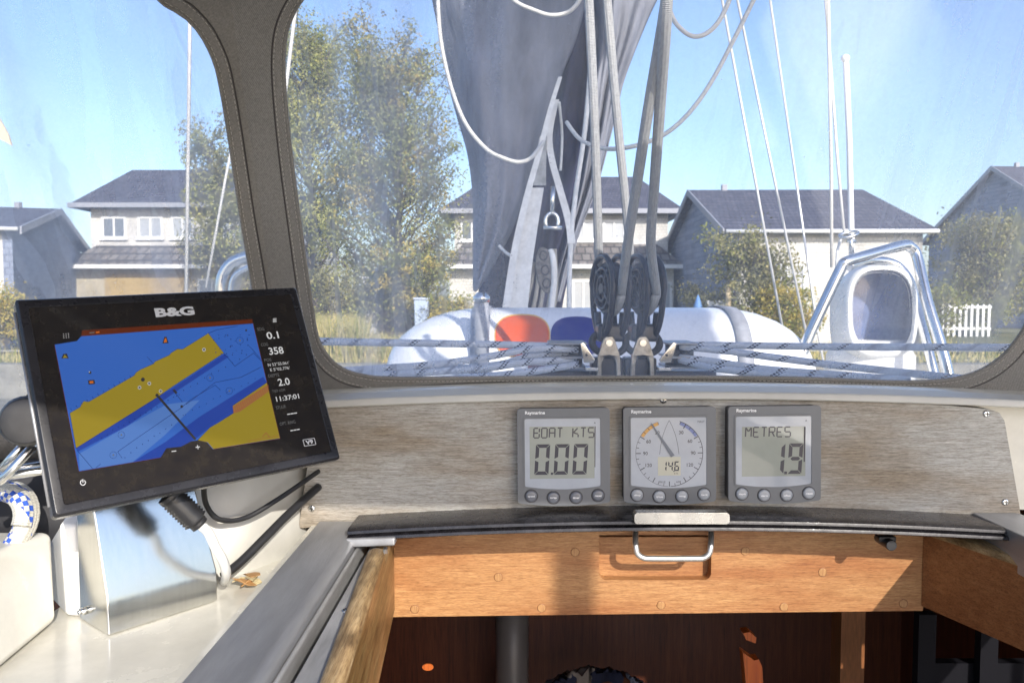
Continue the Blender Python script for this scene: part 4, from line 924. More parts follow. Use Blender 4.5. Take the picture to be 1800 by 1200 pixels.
        put_text(D, 'KTS', fn, 11, -31, 3, None, .3, 1); put_text(D, 'APP', fn, 15, -46, 3.6, None, .14, 1); put_text(D, 'TRUE', fn, -14, -46, 3.6, None, .14, 1)
        nd = MB(); a, b = Vector((5, 0)), Vector((-33, 58)); d = (b-a).normalized(); n = Vector((-d.y, d.x))
        nd.prism([tuple(a-n*3.4), tuple(b-n*.7), tuple(b+n*.7), tuple(a+n*3.4)][::-1], fn, 1.0, 2.2); nd.build('needle', mat('needle_grey', (.13, .15, .19), .3), t)
    put_text(D, 'A' if kind != 'wind' else 'MAST', fn, 55, 60, 3.5, None, .1, 1)
    D.build('digits', [M['seg'], M['seg2'], M['orange_ink'], M['blue_ink']], t, fix=False)
    return t
instrument(991, 803, 'grey square display reading BOAT KTS and 0.00, leftmost of three', 'speed')
instrument(1177.5, 801, 'grey square wind dial display with needle and small 14.6 readout', 'wind')
instrument(1362, 799, 'grey square display reading METRES and 1.9, nearest the bare board', 'depth')

# ---------------------------------------------------------------- chart plotter
pc = Vector((-0.28924545, 0.71773304, CZ-0.08119144)); PW, PH = .252, .1845
def rotm(a, b, c): return Matrix.Rotation(a, 3, 'Z') @ Matrix.Rotation(b, 3, 'X') @ Matrix.Rotation(c, 3, 'Y')
PM = rotm(0.71141576, -0.40402876, -0.05207664)
pf = lambda u, v, w_: pc+PM@Vector((u, -w_, v))          # metres; w out of the screen
pn = PM@Vector((0, -1, 0))
def pl(px, py):
    q = PM.inverted()@(VP(px, py, pc, pn)-pc); return (q.x, q.z)
plt = empty('chart_plotter', pf(0, -.09, -.02), 'large black chart plotter showing a blue and yellow harbour chart', 'chart plotter')
mb = MB(); o1 = rrect(PW, PH, .003, 5)
n = len(o1); gi = rrect(PW-.017, PH-.017, .002, 5)
rings = [[pf(u*.86, v*.86, -.055) for u, v in o1], [pf(u*.93, v*.93, -.045) for u, v in o1], [pf(u*.96, v*.96, -.016) for u, v in o1], [pf(u, v, -.012) for u, v in o1], [pf(u, v, -.002) for u, v in o1], [pf(u*.985, v*.98, .0005) for u, v in o1], [pf(u, v, .001) for u, v in gi], [pf(u, v, -.0002) for u, v in gi]]
mb.loft(rings, smooth=False); mb.build('bezel', M['bezel'], plt, bevel=.0006)
mb = MB(); mb.prism(rrect(PW-.0175, PH-.0175, .0018, 5), pf, -.0001, .0004, caps=(False, True)); mb.build('glass', M['glass_blk'], plt)
# silver edge trim on the left side of the bezel
mb = MB(); mb.tube([pf(-PW/2-.0005, -PH/2+.01, -.006), pf(-PW/2-.0005, PH/2-.01, -.006)], .0014, 6); mb.build('edge_trim', M['alu'], plt)
S = MB()      # screen picture: traced chart, flat on the glass
smats = [M['scr_b'], M['scr_b2'], M['scr_d'], M['scr_y'], M['scr_l'], M['scr_k'], M['scr_r'], M['scr_o'], M['scr_w'], M['scr_g'], M['scr_h']]
def sp(pts, m, lv):
    q = [pl(*p) for p in pts]; tri = tessellate_polygon([[Vector((a, b, 0)) for a, b in q]])
    S.add([pf(a, b, .0005+lv*.00006) for a, b in q], [tuple(t) for t in tri], m)
def sline(pts, wd, m, lv):
    for a, b in zip(pts[:-1], pts[1:]):
        a = Vector(a); b = Vector(b); d = (b-a)
        if d.length < 1e-6: continue
        d.normalize(); n = Vector((-d.y, d.x))*wd/2; sp([tuple(a-n), tuple(b-n), tuple(b+n), tuple(a+n)], m, lv)
def sdot(x, y, r, m, lv, n=8): sp([(x+r*cos(2*pi*k/n), y+r*sin(2*pi*k/n)) for k in range(n)], m, lv)
def zx(x, y): return (80+x/3.913, 560+y/3.913)      # from the enlarged crop I traced
scr = [zx(60, 180), zx(215, 155), zx(245, 122), zx(1425, 35), zx(1612, 825), zx(1150, 898), zx(1110, 850), zx(1050, 835), zx(985, 845), zx(930, 880), zx(830, 890), zx(790, 955), zx(228, 1052)]
sp(scr, 0, 0)
sp([zx(245, 122), zx(250, 82), zx(1420, 5), zx(1425, 33)], 6, 1)
land = [zx(165, 650), zx(238, 608), zx(246, 588), zx(262, 568), zx(290, 572), zx(300, 570), zx(608, 392), zx(620, 372), zx(650, 352), zx(740, 312), zx(752, 296), zx(850, 252), zx(860, 238), zx(905, 210), zx(940, 212), zx(1118, 102), zx(1225, 238), zx(870, 470), zx(770, 540), zx(208, 892)]
# water bands south of the land
sp([zx(208, 892), zx(770, 540), zx(860, 485), zx(1225, 245), zx(1262, 262), zx(900, 500), zx(560, 740), zx(225, 912)], 2, 1)
sp([zx(228, 930), zx(560, 740), zx(830, 590), zx(1060, 560), zx(820, 800), zx(600, 985), zx(235, 1045)], 1, 1)
sp([zx(600, 985), zx(820, 850), zx(1050, 680), zx(1495, 400), zx(1520, 440), zx(1284, 600), zx(1290, 650), zx(1130, 745), zx(1035, 825), zx(930, 880), zx(830, 890), zx(790, 955)], 2, 2)
sp(land, 3, 3)
sp([zx(1045, 835), zx(1130, 748), zx(1180, 720), zx(1290, 650), zx(1284, 600), zx(1520, 440), zx(1610, 822), zx(1152, 896), zx(1112, 850)], 3, 3)
sp([zx(1286, 605), zx(1530, 455), zx(1535, 500), zx(1335, 640), zx(1290, 652)], 10, 4)
for k in range(18):
    a = 1292+k*13.5; sline([zx(a, 612-(a-1286)*.6), zx(a+10, 648-(a-1286)*.62)], .5, 3, 5)
sline(land[:17], .55, 4, 5); sline(land[16:]+[land[0]], .8, 4, 5)
sline([zx(1045, 835), zx(1130, 748), zx(1180, 720), zx(1290, 650), zx(1284, 600), zx(1520, 440)], .7, 4, 5)
sline([zx(60, 180), zx(228, 1052)], .8, 6, 6); sline([zx(228, 1052), zx(790, 957)], .8, 6, 6); sline([zx(1425, 33), zx(1612, 825), zx(1150, 899)], .8, 6, 6)
sline([zx(772, 535), zx(1030, 832)], 4.2, 5, 6)
sline([zx(878, 490), zx(900, 515)], 4.5, 5, 6); sline([zx(870, 485), zx(940, 575)], .8, 4, 6)
sdot(*zx(935, 605), 2.6, 5, 6); sdot(*zx(668, 420), 3.6, 5, 6); sdot(*zx(765, 528), 3, 5, 6)
for (x, y, m) in ((712, 447, 9), (645, 475, 9), (790, 500, 9), (1088, 215, 9)): sdot(*zx(x, y), 3.2, 8, 6); sdot(*zx(x, y), 2.4, m, 7)
sline([zx(495, 915), zx(660, 800), zx(930, 615), zx(1000, 555), zx(1165, 458), zx(1200, 492)], .7, 4, 6); sline([zx(495, 915), zx(525, 960)], .7, 4, 6)
sline([zx(965, 590), zx(1165, 440), zx(1340, 405), zx(1480, 335)], .8, 4, 6)
sline([zx(1118, 102), zx(1180, 78), zx(1320, 52)], .8, 4, 6); sline([zx(1225, 238), zx(1300, 328), zx(1430, 238), zx(1490, 300)], .8, 4, 6); sline([zx(1400, 190), zx(1480, 280)], .7, 4, 6)
sline([zx(215, 905), zx(325, 1035)], .8, 4, 6); sline([zx(345, 1025), zx(378, 1000)], .7, 4, 6); sline([zx(695, 262), zx(745, 315)], .7, 4, 6)
rr_ = random.Random(2)
for k in range(15):
    sdot(*zx(385+k*38, 815-k*21+rr_.uniform(-6, 6)), .9, 4, 6)
for k in range(11):
    sdot(*zx(545+k*40, 950-k*28+rr_.uniform(-6, 6)), .9, 4, 6); sdot(*zx(900+k*48, 525-k*28+rr_.uniform(-8, 8)), .9, 4, 6); sdot(*zx(960+k*48, 660-k*25+rr_.uniform(-8, 8)), .8, 4, 6)
for k in range(30): sdot(*zx(1150+rr_.uniform(0, 260), 110+rr_.uniform(0, 150)), rr_.uniform(.6, 1.2), 4, 6, 6)
for (x, y) in ((1335, 152), (1130, 408), (1262, 498), (520, 800), (465, 938)):
    p = zx(x, y); sline([(p[0]+6*cos(a*pi/7), p[1]+6*sin(a*pi/7)) for a in range(15)], .5, 4, 6); sdot(*p, 1.6, 9, 7)
for k in range(12):
    x, y = 180+k*37, 632-k*20.5; sline([zx(x, y), zx(x-9, y-14)], .8, 4, 4)
# markers
sp([zx(108, 275), zx(120, 245), zx(145, 242), zx(158, 275)], 5, 6); sp([zx(118, 272), zx(130, 250), zx(150, 270)], 3, 7)
sp([zx(290, 425), zx(335, 422), zx(340, 450), zx(295, 455)], 5, 6); sp([zx(300, 432), zx(326, 430), zx(329, 444), zx(303, 447)], 7, 7); sdot(*zx(305, 372), 2.6, 5, 6); sdot(*zx(300, 368), 1, 8, 7)
sp([zx(802, 172), zx(815, 128), zx(830, 126), zx(845, 170)], 5, 6); sp([zx(812, 166), zx(819, 138), zx(828, 136), zx(833, 163)], 7, 7)
sdot(*zx(1378, 82), 1.8, 5, 6)
sline([zx(345, 97), zx(370, 94)], 2.4, 7, 6); sline([zx(300, 100), zx(335, 97)], 1.8, 9, 6)
sline([zx(865, 914), zx(897, 910)], 1.8, 8, 8); sline([zx(1030, 886), zx(1060, 882)], 1.6, 8, 8); sline([zx(1042, 870), zx(1048, 898)], 1.6, 8, 8)
sline([zx(1385, 842), zx(1598, 806)], .8, 10, 6); sline([zx(1490, 812), zx(1515, 785), zx(1540, 818)], 1.6, 10, 6)
for k in range(3):
    for j in range(3): sdot(*zx(122+k*17+j*1.5, 108+j*13-k*1.4), .9, 8, 6, 4)
# read-outs: text on the glass, baseline follows the unit
def stext(s, px, py, hpx, wpx, m, bold=.0, lv=6, shear=0):
    a = pl(px, py-hpx/2); b = pl(px, py+hpx/2); h = abs(a[1]-b[1]); l_ = pl(px-wpx/2, py+wpx*.10/2); r = pl(px+wpx/2, py-wpx*.10/2); wd = abs(r[0]-l_[0]); c = pl(px, py)
    put_text(S, s, pf, c[0], c[1], h, wd, .0005+lv*.00006, m, bold=bold, shear=shear)
q5 = lambda x, y: (440+x/4.8, 550+y/4.8)
for s_, x, y, h, wd, m, bo in (('0.1', 185, 190, 60, 100, 8, .015), ('358', 215, 320, 62, 122, 8, .015), ('2.0', 280, 582, 62, 98, 8, .015), ('11:37:01', 312, 715, 42, 195, 8, .015),
                           ('SOG', 84, 138, 26, 58, 9, 0), ('COG', 117, 268, 26, 58, 9, 0), ('POS', 145, 398, 26, 58, 9, 0), ('DIEPTE', 195, 528, 26, 92, 9, 0), ('TIJD LOK', 238, 658, 26, 115, 9, 0), ('STUUR', 256, 795, 26, 84, 9, 0), ('OPT. RING', 312, 928, 28, 132, 9, 0),
                           ("N 52°55.061'", 236, 430, 26, 180, 8, 0), ("E 5°02.776'", 248, 472, 26, 165, 8, 0), ('---', 350, 850, 9, 84, 8, .02), ('---', 374, 988, 9, 80, 8, .02)):
    stext(s_, *q5(x, y), h/4.8, wd/4.8, m, bo)
for k in range(4): sline([q5(188, 52+k*9), q5(218, 49+k*9)], 1.0, 8, 6)
S.build('screen', smats, plt, fix=False)
S = MB(); stext('B&G', 307, 548, 16, 68, 0, .045, 1); a = [(532, 773), (552, 770), (555, 781), (535, 784), (532, 773)]
S_l = S; sline(a, 1.1, 0, 1); stext('V9', 543.5, 777, 8, 13, 0, .04, 1)
sline([(145.5+4.5*cos(a*pi/8-pi/2+.5), 848+4.5*sin(a*pi/8-pi/2+.5)) for a in range(15)], 1.2, 0, 1); sline([(145.5, 842), (145.5, 848)], 1.2, 0, 1)
S.build('lettering', [mat('logo_silver', (.55, .56, .58), .4)], plt, fix=False)
# bracket, knobs
mk = empty('plotter_bracket', V(40, 800, .66), 'steel bracket with ribbed black knob at the left of the plotter', 'bracket')
kc = pf(-PW/2-.002, -.035, -.030); kd = (PM@Vector((-1, 0, 0))).normalized()
def ringd(c, d, r, n=28): 
    q = d.to_track_quat('Z', 'Y').to_matrix(); return [c+q@Vector((r*cos(2*pi*k/n), r*sin(2*pi*k/n), 0)) for k in range(n)]
kd = (V(18, 742, .60)-V(66, 738, .665)).normalized(); kc = V(66, 738, .668)
mb = MB(); mb.loft([ringd(kc, kd, .017), ringd(kc+kd*.006, kd, .0175), ringd(kc+kd*.007, kd, .0205), ringd(kc+kd*.030, kd, .0205), ringd(kc+kd*.034, kd, .018), ringd(kc+kd*.035, kd, .010)]); kb = mb.build('knob', M['black_pl'], mk, bevel=.0008)
mb = MB()
qk = kd.to_track_quat('Z', 'Y').to_matrix()
for k in range(28):
    a = 2*pi*k/28
    if k % 14 < 8: mb.tube([kc+kd*.009+qk@Vector((.0207*cos(a), .0207*sin(a), 0)), kc+kd*.028+qk@Vector((.0207*cos(a), .0207*sin(a), 0))], .0008, 5)
mb.build('grip_ribs', M['rubber'], kb)
mb = MB(); mb.tube([V(62, 780, .68), V(12, 835, .68), V(-30, 870, .68)], .004, 8); mb.tube([V(45, 778, .70), V(-5, 832, .70)], .004, 8); mb.tube([V(-40, 842, .69), V(10, 836, .69), V(78, 826, .70), V(150, 815, .72)], .0042, 8)
mb.tube([V(-40, 828, .71), V(30, 822, .71), V(90, 812, .72)], .0025, 8); mb.build('bracket_arm', M['steelb'], mk)
# black bag / winch cover in the dark corner
mb = MB(); mb.loft([[V(-90, 960, .79), V(70, 925, .79), V(130, 900, .80), V(120, 800, .84), V(90, 700, .88), V(-90, 700, .88)], [V(-90, 960, .79)+Vector((0, .1, 0)), V(70, 925, .79)+Vector((0, .1, 0)), V(130, 900, .80)+Vector((0, .1, 0)), V(120, 830, .84)+Vector((0, .1, 0)), V(90, 800, .88)+Vector((0, .1, 0)), V(-90, 800, .88)+Vector((0, .1, 0))]], smooth=False)
def bagmesh():
    mb = MB(); rr = random.Random(9); c = V(20, 885, .80); rings = []
    for i in range(9):
        z = -.045+.085*i/8; r = .085*sqrt(max(.03, 1-((i-3)/6.2)**2))
        rings.append([(c.x+1.05*r*cos(2*pi*k/20)+rr.uniform(-.004, .004), c.y+.02+.5*r*sin(2*pi*k/20)+rr.uniform(-.004, .004), c.z+z) for k in range(20)])
    mb.loft(rings); return mb
tag(bagmesh().build('storage_bag', mat('black_canvas', (.03, .03, .034), .7, bump=.5, bscale=120, noise_amt=.3, nscale=20), sub=1), 'black canvas bag under the plotter bracket', 'bag')
mb = MB(); cc = V(-20, 925, .715); pts = []
for k in range(90):
    a = k/90*2*pi*2.3; r = .030+.002*sin(3*a); pts.append((cc.x+r*cos(a)*1.0, cc.y+.012*sin(a)+.001*k/9, cc.z+r*sin(a)*1.05))
mb.tube(pts, .0088, 14); tag(mb.build('coiled_rope', M['rope_b']), 'thick white rope with blue flecks coiled at the left edge', 'rope')

# ---------------------------------------------------------------- stainless pedestal box below the plotter
zbx = Z(-.2995)
D0 = VZ(140, 1087, zbx); D1 = VZ(190, 1118, zbx); D2 = VZ(383, 1055, zbx); D3 = D0+(D2-D1)
bx = empty('steel_pedestal', (D0+D2)/2, 'folded stainless steel box holding up the chart plotter', 'pedestal')
up1 = Z(-.2995+.034)
back = (D0-D1).normalized()
def lift(p, z, b=0): q = Vector((p.x, p.y, z)); return q+back*b
T1 = lift(D1, Z(-.155), .034); T2 = lift(D2, Z(-.155), .034); T2 = T2+(D1-D2).normalized()*.012
T0 = lift(D0, Z(-.155), 0); T3 = lift(D3, Z(-.155), 0)
F1 = lift(D1, up1, .0005); F2 = lift(D2, up1-.004, .0005)
mb = MB()
mb.add([D0, D1, D2, D3, F1, F2, T1, T2, T3, T0, lift(D0, up1), lift(D3, up1)],
       [(1, 2, 5, 4), (4, 5, 7, 6), (0, 1, 4, 10), (10, 4, 6, 9), (2, 3, 11, 5), (5, 11, 8, 7), (3, 0, 10, 11), (11, 10, 9, 8), (6, 7, 8, 9), (3, 2, 1, 0)])
mb.build('box', M['steelb'], bx, bevel=.0018, seg=3)
mb = MB(); p = VZ(150, 1060, Z(-.285)); sc0 = D0.lerp(D1, .25)+Vector((0, 0, .012)); nn = (D1-D2).normalized()
mb.tube([sc0, sc0+nn*.005], .0035, 12); mb.tube([sc0+nn*.005, sc0+nn*.007], .0022, 8); mb.build('bolt', M['steel'], bx)
mb = MB(); mc = pf(.0, -.06, -.04); mb.tube([(T0+T2)/2+Vector((0, 0, -.01)), pf(0, -.05, -.05)], .014, 12); mb.build('stem', M['black_pl'], bx)
# connectors and cables
def connector(p0, p1, r, name, label, cab, cm):
    c = empty(name, p0, label, 'cable', 'plotter cables')
    p0 = Vector(p0); p1 = Vector(p1); mb = MB(); n = 26; pts = []; rr = []
    for k in range(n):
        pts.append(p0.lerp(p1, k/(n-1))); rr.append(r*((1.0 if k % 2 else .84) if 3 < k < 22 else (.95 if k < 22 else .7)))
    mb.tube(pts, rr, 16); mb.build('plug', M['black_pl'], c)
    mb = MB(); mb.tube(smooth_pts(cab, 6), cm[1], 10); mb.build('sleeve', cm[0], c)
connector(V(296, 868, .712), V(352, 922, .722), .0118, 'ribbed_cable', 'black ribbed plug with clear sleeve in front of the steel box', [V(352, 922, .722), V(366, 935, .722), V(378, 960, .722), V(392, 985, .73), V(398, 1010, .75), V(393, 1022, .80)], (M['heat'], .0045))
connector(V(228, 872, .745), V(262, 905, .748), .010, 'ribbed_cable', 'shorter black ribbed plug half hidden under the plotter', [V(262, 905, .748), V(290, 930, .752), V(305, 950, .77), V(320, 975, .80), V(330, 1000, .83)], (M['cable'], .004))
for pts, r, lb in (([V(358, 845, .78), V(362, 885, .80), V(385, 912, .81), V(430, 910, .835), V(490, 876, .865), V(560, 828, .925)], .0028, 'thin black cable curving along the shoulder above the other'),
                   ([V(392, 1012, .80), V(425, 985, .82), V(470, 940, .85), V(510, 900, .885), V(560, 855, .93)], .0048, 'thicker black cable rising from the steel box to the wooden panel')):
    mb = MB(); mb.tube(smooth_pts(pts, 8), r, 10); tag(mb.build('black_cable', M['cable']), lb, 'cable', 'plotter cables')
# dry leaf scraps
def leafbit():
    rr = random.Random(6); mb = MB(); c = VZ(428, 1030, Z(-.298))
    for k in range(6):
        p = c+Vector((rr.uniform(-.012, .012), rr.uniform(-.01, .012), .002+.003*k*.5)); a = rr.uniform(0, 6); u = Vector((cos(a), sin(a), rr.uniform(-.2, .5)))*.011; v = Vector((-sin(a), cos(a), rr.uniform(-.3, .6)))*.006
        mb.add([p-u, p-u*.3+v, p+u*.5+v*.8+Vector((0, 0, .003)), p+u*1.2, p+u*.3-v, p-u*.4-v*.9], [(0, 1, 2, 3, 4, 5)], k % 2)
    return mb
tag(leafbit().build('dry_leaf', [mat('dry_leaf', (.62, .52, .30), .6, noise_amt=.3, nscale=200), mat('dry_leaf_b', (.45, .25, .10), .6)], solid=.0005), 'crumpled pale dry leaf on the white deck by the hatch rail', 'leaf')
# cloth in the cabin
def clothes():
    rr = random.Random(3); mb = MB(); rows = []
    for j in range(14):
        row = []
        for i in range(26):
            px = 955+190*i/25; e = sin(pi*i/25)**.5; py = 1236-(54*e+4*sin(i*1.7+j)+5*noise.noise(Vector((i*.5, j*.5, 0))))*(1 if j < 3 else 1-(j-3)*.03)
            p = V(px, py if j else 1260, 2.2); row.append((p.x, 2.2+.006*j+.02*noise.noise(Vector((i*.4, j*.6, 2))), p.z+(.012*noise.noise(Vector((i*.7, j*.7, 5))))))
        rows.append(row)
    mb.grid(rows); return mb
cm = bpy.data.materials.new('patterned_cloth'); cm.use_nodes = True; N = cm.node_tree.nodes; L = cm.node_tree.links
tc = N.new('ShaderNodeTexCoord'); nd_ = N.new('ShaderNodeTexNoise'); nd_.inputs['Scale'].default_value = 14; L.new(tc.outputs['Object'], nd_.inputs[0]); va = N.new('ShaderNodeVectorMath'); va.operation = 'MULTIPLY_ADD'; va.inputs[1].default_value = (.12, .12, .12); L.new(nd_.outputs['Color'], va.inputs[0]); L.new(tc.outputs['Object'], va.inputs[2]); vo = N.new('ShaderNodeTexVoronoi'); vo.inputs['Scale'].default_value = 13; L.new(va.outputs[0], vo.inputs[0])
sx = N.new('ShaderNodeSeparateXYZ'); L.new(vo.outputs['Color'], sx.inputs[0])
r_ = ramp(N, L, sx.outputs[0], [(.0, (.22, .19, .17)), (.3, (.015, .02, .05)), (.55, (.10, .035, .015)), (.75, (.14, .16, .22))]); L.new(r_, N['Principled BSDF'].inputs['Base Color']); N['Principled BSDF'].inputs['Roughness'].default_value = .9
r_.node.color_ramp.interpolation = 'CONSTANT'
tag(clothes().build('patterned_cloth', cm), 'crumpled patterned cloth lying inside the dark cabin', 'cloth')

# ---------------------------------------------------------------- sprayhood
sh = empty('sprayhood', (.18, 1.0, Z(-.12)), 'dark grey-brown canvas sprayhood with clear stitched windows', 'sprayhood')
F0 = Vector((0, 1.025, Z(-.121))); Fdir = Vector((0, -.45, 1)).normalized(); Fn = Vector((1, 0, 0)).cross(Fdir)
def PF(px, py): return VP(px, py, F0, Fn)
ba = PF(405, 0); bb_ = PF(502, 690); sdv = Vector((-cos(radians(38)), -sin(radians(38)), 0))
Sn = (bb_-ba).cross(sdv).normalized()
def PS(px, py): return VP(px, py, ba, Sn)
def bendx(py): return 405+97*py/690
def C(px, py): return PF(px, py) if px >= bendx(py) else PS(px, py)
Lp = [(215, -90), (275, 0), (318, 28), (350, 62), (374, 110), (386, 160), (398, 230), (410, 310), (422, 390), (436, 470), (444, 520), (455, 600), (462, 690), (440, 720), (380, 735), (200, 748), (0, 756), (-150, 762)]
Rp = [(1900, -60), (1500, -62), (1000, -62), (640, -60), (570, -38), (535, 0), (514, 36), (504, 75), (502, 130), (508, 210), (518, 300), (530, 390), (541, 470), (552, 545), (560, 590), (576, 622), (602, 645), (640, 657), (700, 662), (900, 661), (1150, 660), (1400, 662), (1560, 668), (1640, 667), (1690, 660), (1730, 645), (1762, 622), (1785, 595), (1802, 565), (1830, 480), (1860, 300), (1890, 100), (1900, -60)]
Rsm = [(q.x, q.y) for q in smooth_pts([Vector((a, b, 0)) for a, b in Rp[:-1]], 4, closed=True)]
Lsm = [(q.x, q.y) for q in smooth_pts([Vector((a, b, 0)) for a, b in Lp], 4)]
# front frame: polygon with hole (front plane), from the bend line to beyond the right edge
def uvF(px, py):
    p = PF(px, py)-F0; return (p.x, p.dot(Fdir))
fF = lambda u, v, w_: F0+Vector((u, 0, 0))+Fdir*v+Fn*w_
botl = [(502, 697), (575, 700), (650, 695), (780, 687), (900, 682), (1050, 679), (1150, 678), (1300, 680), (1450, 686), (1600, 694), (1720, 703), (1850, 716), (2050, 740)]
outer = [uvF(bendx(-170), -170)]+[uvF(bendx(y), y) for y in range(-100, 690, 30)]+[uvF(*p) for p in botl]+[uvF(2050, -170)]
mb = MB(); poly_hole(mb, outer, [uvF(*p) for p in Rsm], fF, -.0012, .0012)
mb.build('front_canvas', M['fabric'], sh)
# side piece of the pillar (turned aft), a strip from the bend line to the left window edge
mb = MB(); rows = []
for k in range(0, 54):
    y = -170+k*17.2
    xs_ = [p[0] for p in Lsm if False]
    def xl(y):
        best = None
        for a, b in zip(Lsm[:-1], Lsm[1:]):
            if min(a[1], b[1]) <= y <= max(a[1], b[1]) and y < 695 and abs(b[1]-a[1]) > 1e-6:
                best = a[0]+(b[0]-a[0])*(y-a[1])/(b[1]-a[1]); break
        return best if best is not None else (215 if y < 0 else 462)
    x0 = xl(y) if y > -90 else 60
    rows.append([PS(x0+(bendx(y)-x0)*t/5, y) for t in range(6)])
mb.grid(rows, smooth=False); mb.build('side_canvas', M['fabric'], sh, solid=.0024)
# bottom band of the left window and forward left side
mb = MB(); rows = []
for x in range(-260, 480, 20):
    yb = 748-(x*.012)+(0 if x < 380 else -(x-380)*.25); rows.append([PS(x, yb), PS(x, yb+60)])
mb.grid(rows); mb.build('side_canvas', M['fabric'], sh, solid=.0024)
# binding edge around the windows + stitching
def offset_path(P, d, closed):
    out = []; n = len(P)
    for i in range(n):
        a = P[(i-1) % n] if (closed or i) else P[i]; b = P[(i+1) % n] if (closed or i < n-1) else P[i]
        t = Vector((b[0]-a[0], b[1]-a[1]))
        if t.length < 1e-6: t = Vector((0, 1))
        t.normalize(); out.append((P[i][0]-t.y*d, P[i][1]+t.x*d))
    return out
def resample(pts, step):
    out = [pts[0]]; acc = 0
    for a, b in zip(pts[:-1], pts[1:]):
        d = (b-a).length; k = step-acc
        while k <= d: out.append(a.lerp(b, k/d)); k += step
        acc = (acc+d) % step if d else acc
    return out
def stitch(path, toward, parent):
    P = resample(path, .0011); mb = MB(); i = 0
    while i+3 < len(P):
        mb.tube([P[i]+toward, P[i+1]+toward*1.15, P[i+2]+toward*1.15, P[i+3]+toward], .00036, 4); i += 5
    tag(mb.build('stitching', M['thread'], parent, fix=False), None)
win_f = empty('front_window', (0, 0, 0), None, None); win_f.parent = sh; win_f.matrix_parent_inverse = sh.matrix_basis.inverted()
ctoF = -Fn*math.copysign(1, Fn.dot(F0-ORG)); ctoS = -Sn*math.copysign(1, Sn.dot(ba-ORG))
outR = lambda d: [(x, y) for x, y in offset_path(Rsm, d, True)]
sgn = 1
# find sign so that the offset grows the loop
def area(P): return sum(P[i][0]*P[(i+1) % len(P)][1]-P[(i+1) % len(P)][0]*P[i][1] for i in range(len(P)))/2
if abs(area(outR(5))) < abs(area(Rsm)): sgn = -1
def path3(P2, f): return [f(x, y) for x, y in P2]
vis = lambda P: [p for p in P if -120 < p[1] < 760 and p[0] < 1880]
edge = path3(outR(sgn*2), PF); mb = MB(); mb.tube([p+ctoF*.0016 for p in edge], .0016, 6, closed=True, flat=.7); mb.build('window_binding', M['fabric'], sh)
edge = path3(outR(sgn*24), PF); mb = MB(); mb.tube([p+ctoF*.0008 for p in edge], .0011, 6, closed=True); mb.build('dark_piping', M['fabric_d'], sh)
stitch([p for p, q in zip(path3(outR(sgn*7), PF), outR(sgn*7)) if q[1] > -40 and q[0] < 1840 or True], ctoF*.0014, sh)
stitch(path3(outR(sgn*20), PF), ctoF*.0014, sh)
Lx = lambda d: [(x, y) for x, y in offset_path(Lsm, d, False)]
sg2 = -1 if Lx(5)[20][0] > Lsm[20][0] else 1
pillar_part = lambda P: [p for p in P if p[1] < 700 and p[0] > 200]
for d, r, mt in ((2, .0016, 'fabric'), (26, .0011, 'fabric_d')):
    mb = MB(); mb.tube([PS(x, y)+ctoS*.0012 for x, y in pillar_part(Lx(-sg2*d))], r, 6, flat=.8); mb.build('window_binding' if d == 2 else 'dark_piping', M[mt], sh)
for d in (7, 22): stitch([PS(x, y) for x, y in pillar_part(Lx(-sg2*d))], ctoS*.0016, sh)
# lower hem seams on the canvas bottom band
for k, dy in enumerate((7, 13)):
    mb = MB(); mb.tube([PF(x, y-dy)+ctoF*.0012 for x, y in botl], .0007, 5); mb.build('hem_seam', M['fabric_d'] if k else M['fabric'], sh)
# panes
mb = MB(); mb.prism([uvF(*p) for p in Rsm], fF, .0, .0006, caps=(True, False), side=False); mb.build('window_pane', M['vinyl'], sh)
LL = Lsm+[(-260, 764), (-260, -200), (60, -200)]
su = sdv; sv = su.cross(Sn).normalized()
def uvS(px, py): p = PS(px, py)-ba; return (p.dot(su), p.dot(sv))
fS = lambda u, v, w_: ba+su*u+sv*v+Sn*w_
mb = MB(); mb.prism([uvS(*p) for p in LL], fS, .0, .0006, caps=(True, False), side=False); mb.build('window_pane', M['vinyl'], sh)
# roof and upper band
top0 = PF(bendx(-165), -165); topR = PF(2050, -165); zt_ = top0.z
rows = []
for y, dzv in ((top0.y, 0), (.70, .03), (.45, .045), (.15, .045), (-.21, .03)):
    row = []
    for k in range(13):
        x = -.66+k*(1.94/12)
        row.append((x, y, max(zt_, Z(.36))+dzv-.04*((x-.3)/1.0)**4 if y != top0.y else zt_))
    rows.append(row)
mb = MB(); mb.grid(rows); mb.build('roof_canvas', M['fabric'], sh, solid=.002)
mb = MB()
for yq in (.45, -.2): mb.tube([(-.62, yq, Z(-.2)), (-.62, yq, Z(.33)), (-.5, yq, Z(.385)), (.3, yq, Z(.395)), (1.15, yq, Z(.385)), (1.28, yq, Z(.33)), (1.28, yq, Z(-.2))], .011, 10)
mb.build('hoop', M['steel'], sh)
# unseen post, added behind the camera to throw the shadow stripe on the teak
mb = MB(); mb.tube([(.972, -1.05, Z(-.8)), (.972, -1.05, Z(.83))], .024, 16); tag(mb.build('shadow_stripe_post', M['steel'], yacht))
# small dangling tag seen at the left edge of the left window
mb = MB(); mb.prism([(-12, 190), (4, 218), (14, 236), (20, 256), (6, 248), (-12, 240)], lambda u, v, w_: V(u, v, 1.2)+Vector((0, w_, 0)), 0, .004)
mb.tube([V(-6, 195, 1.202), V(-10, 60, 1.202), V(-14, -120, 1.202)], .0015, 6)
tag(mb.build('pennant', mat('cream_cloth', (.75, .66, .45), .8)), 'small cream pennant tip hanging at the left edge of the photo', 'flag')

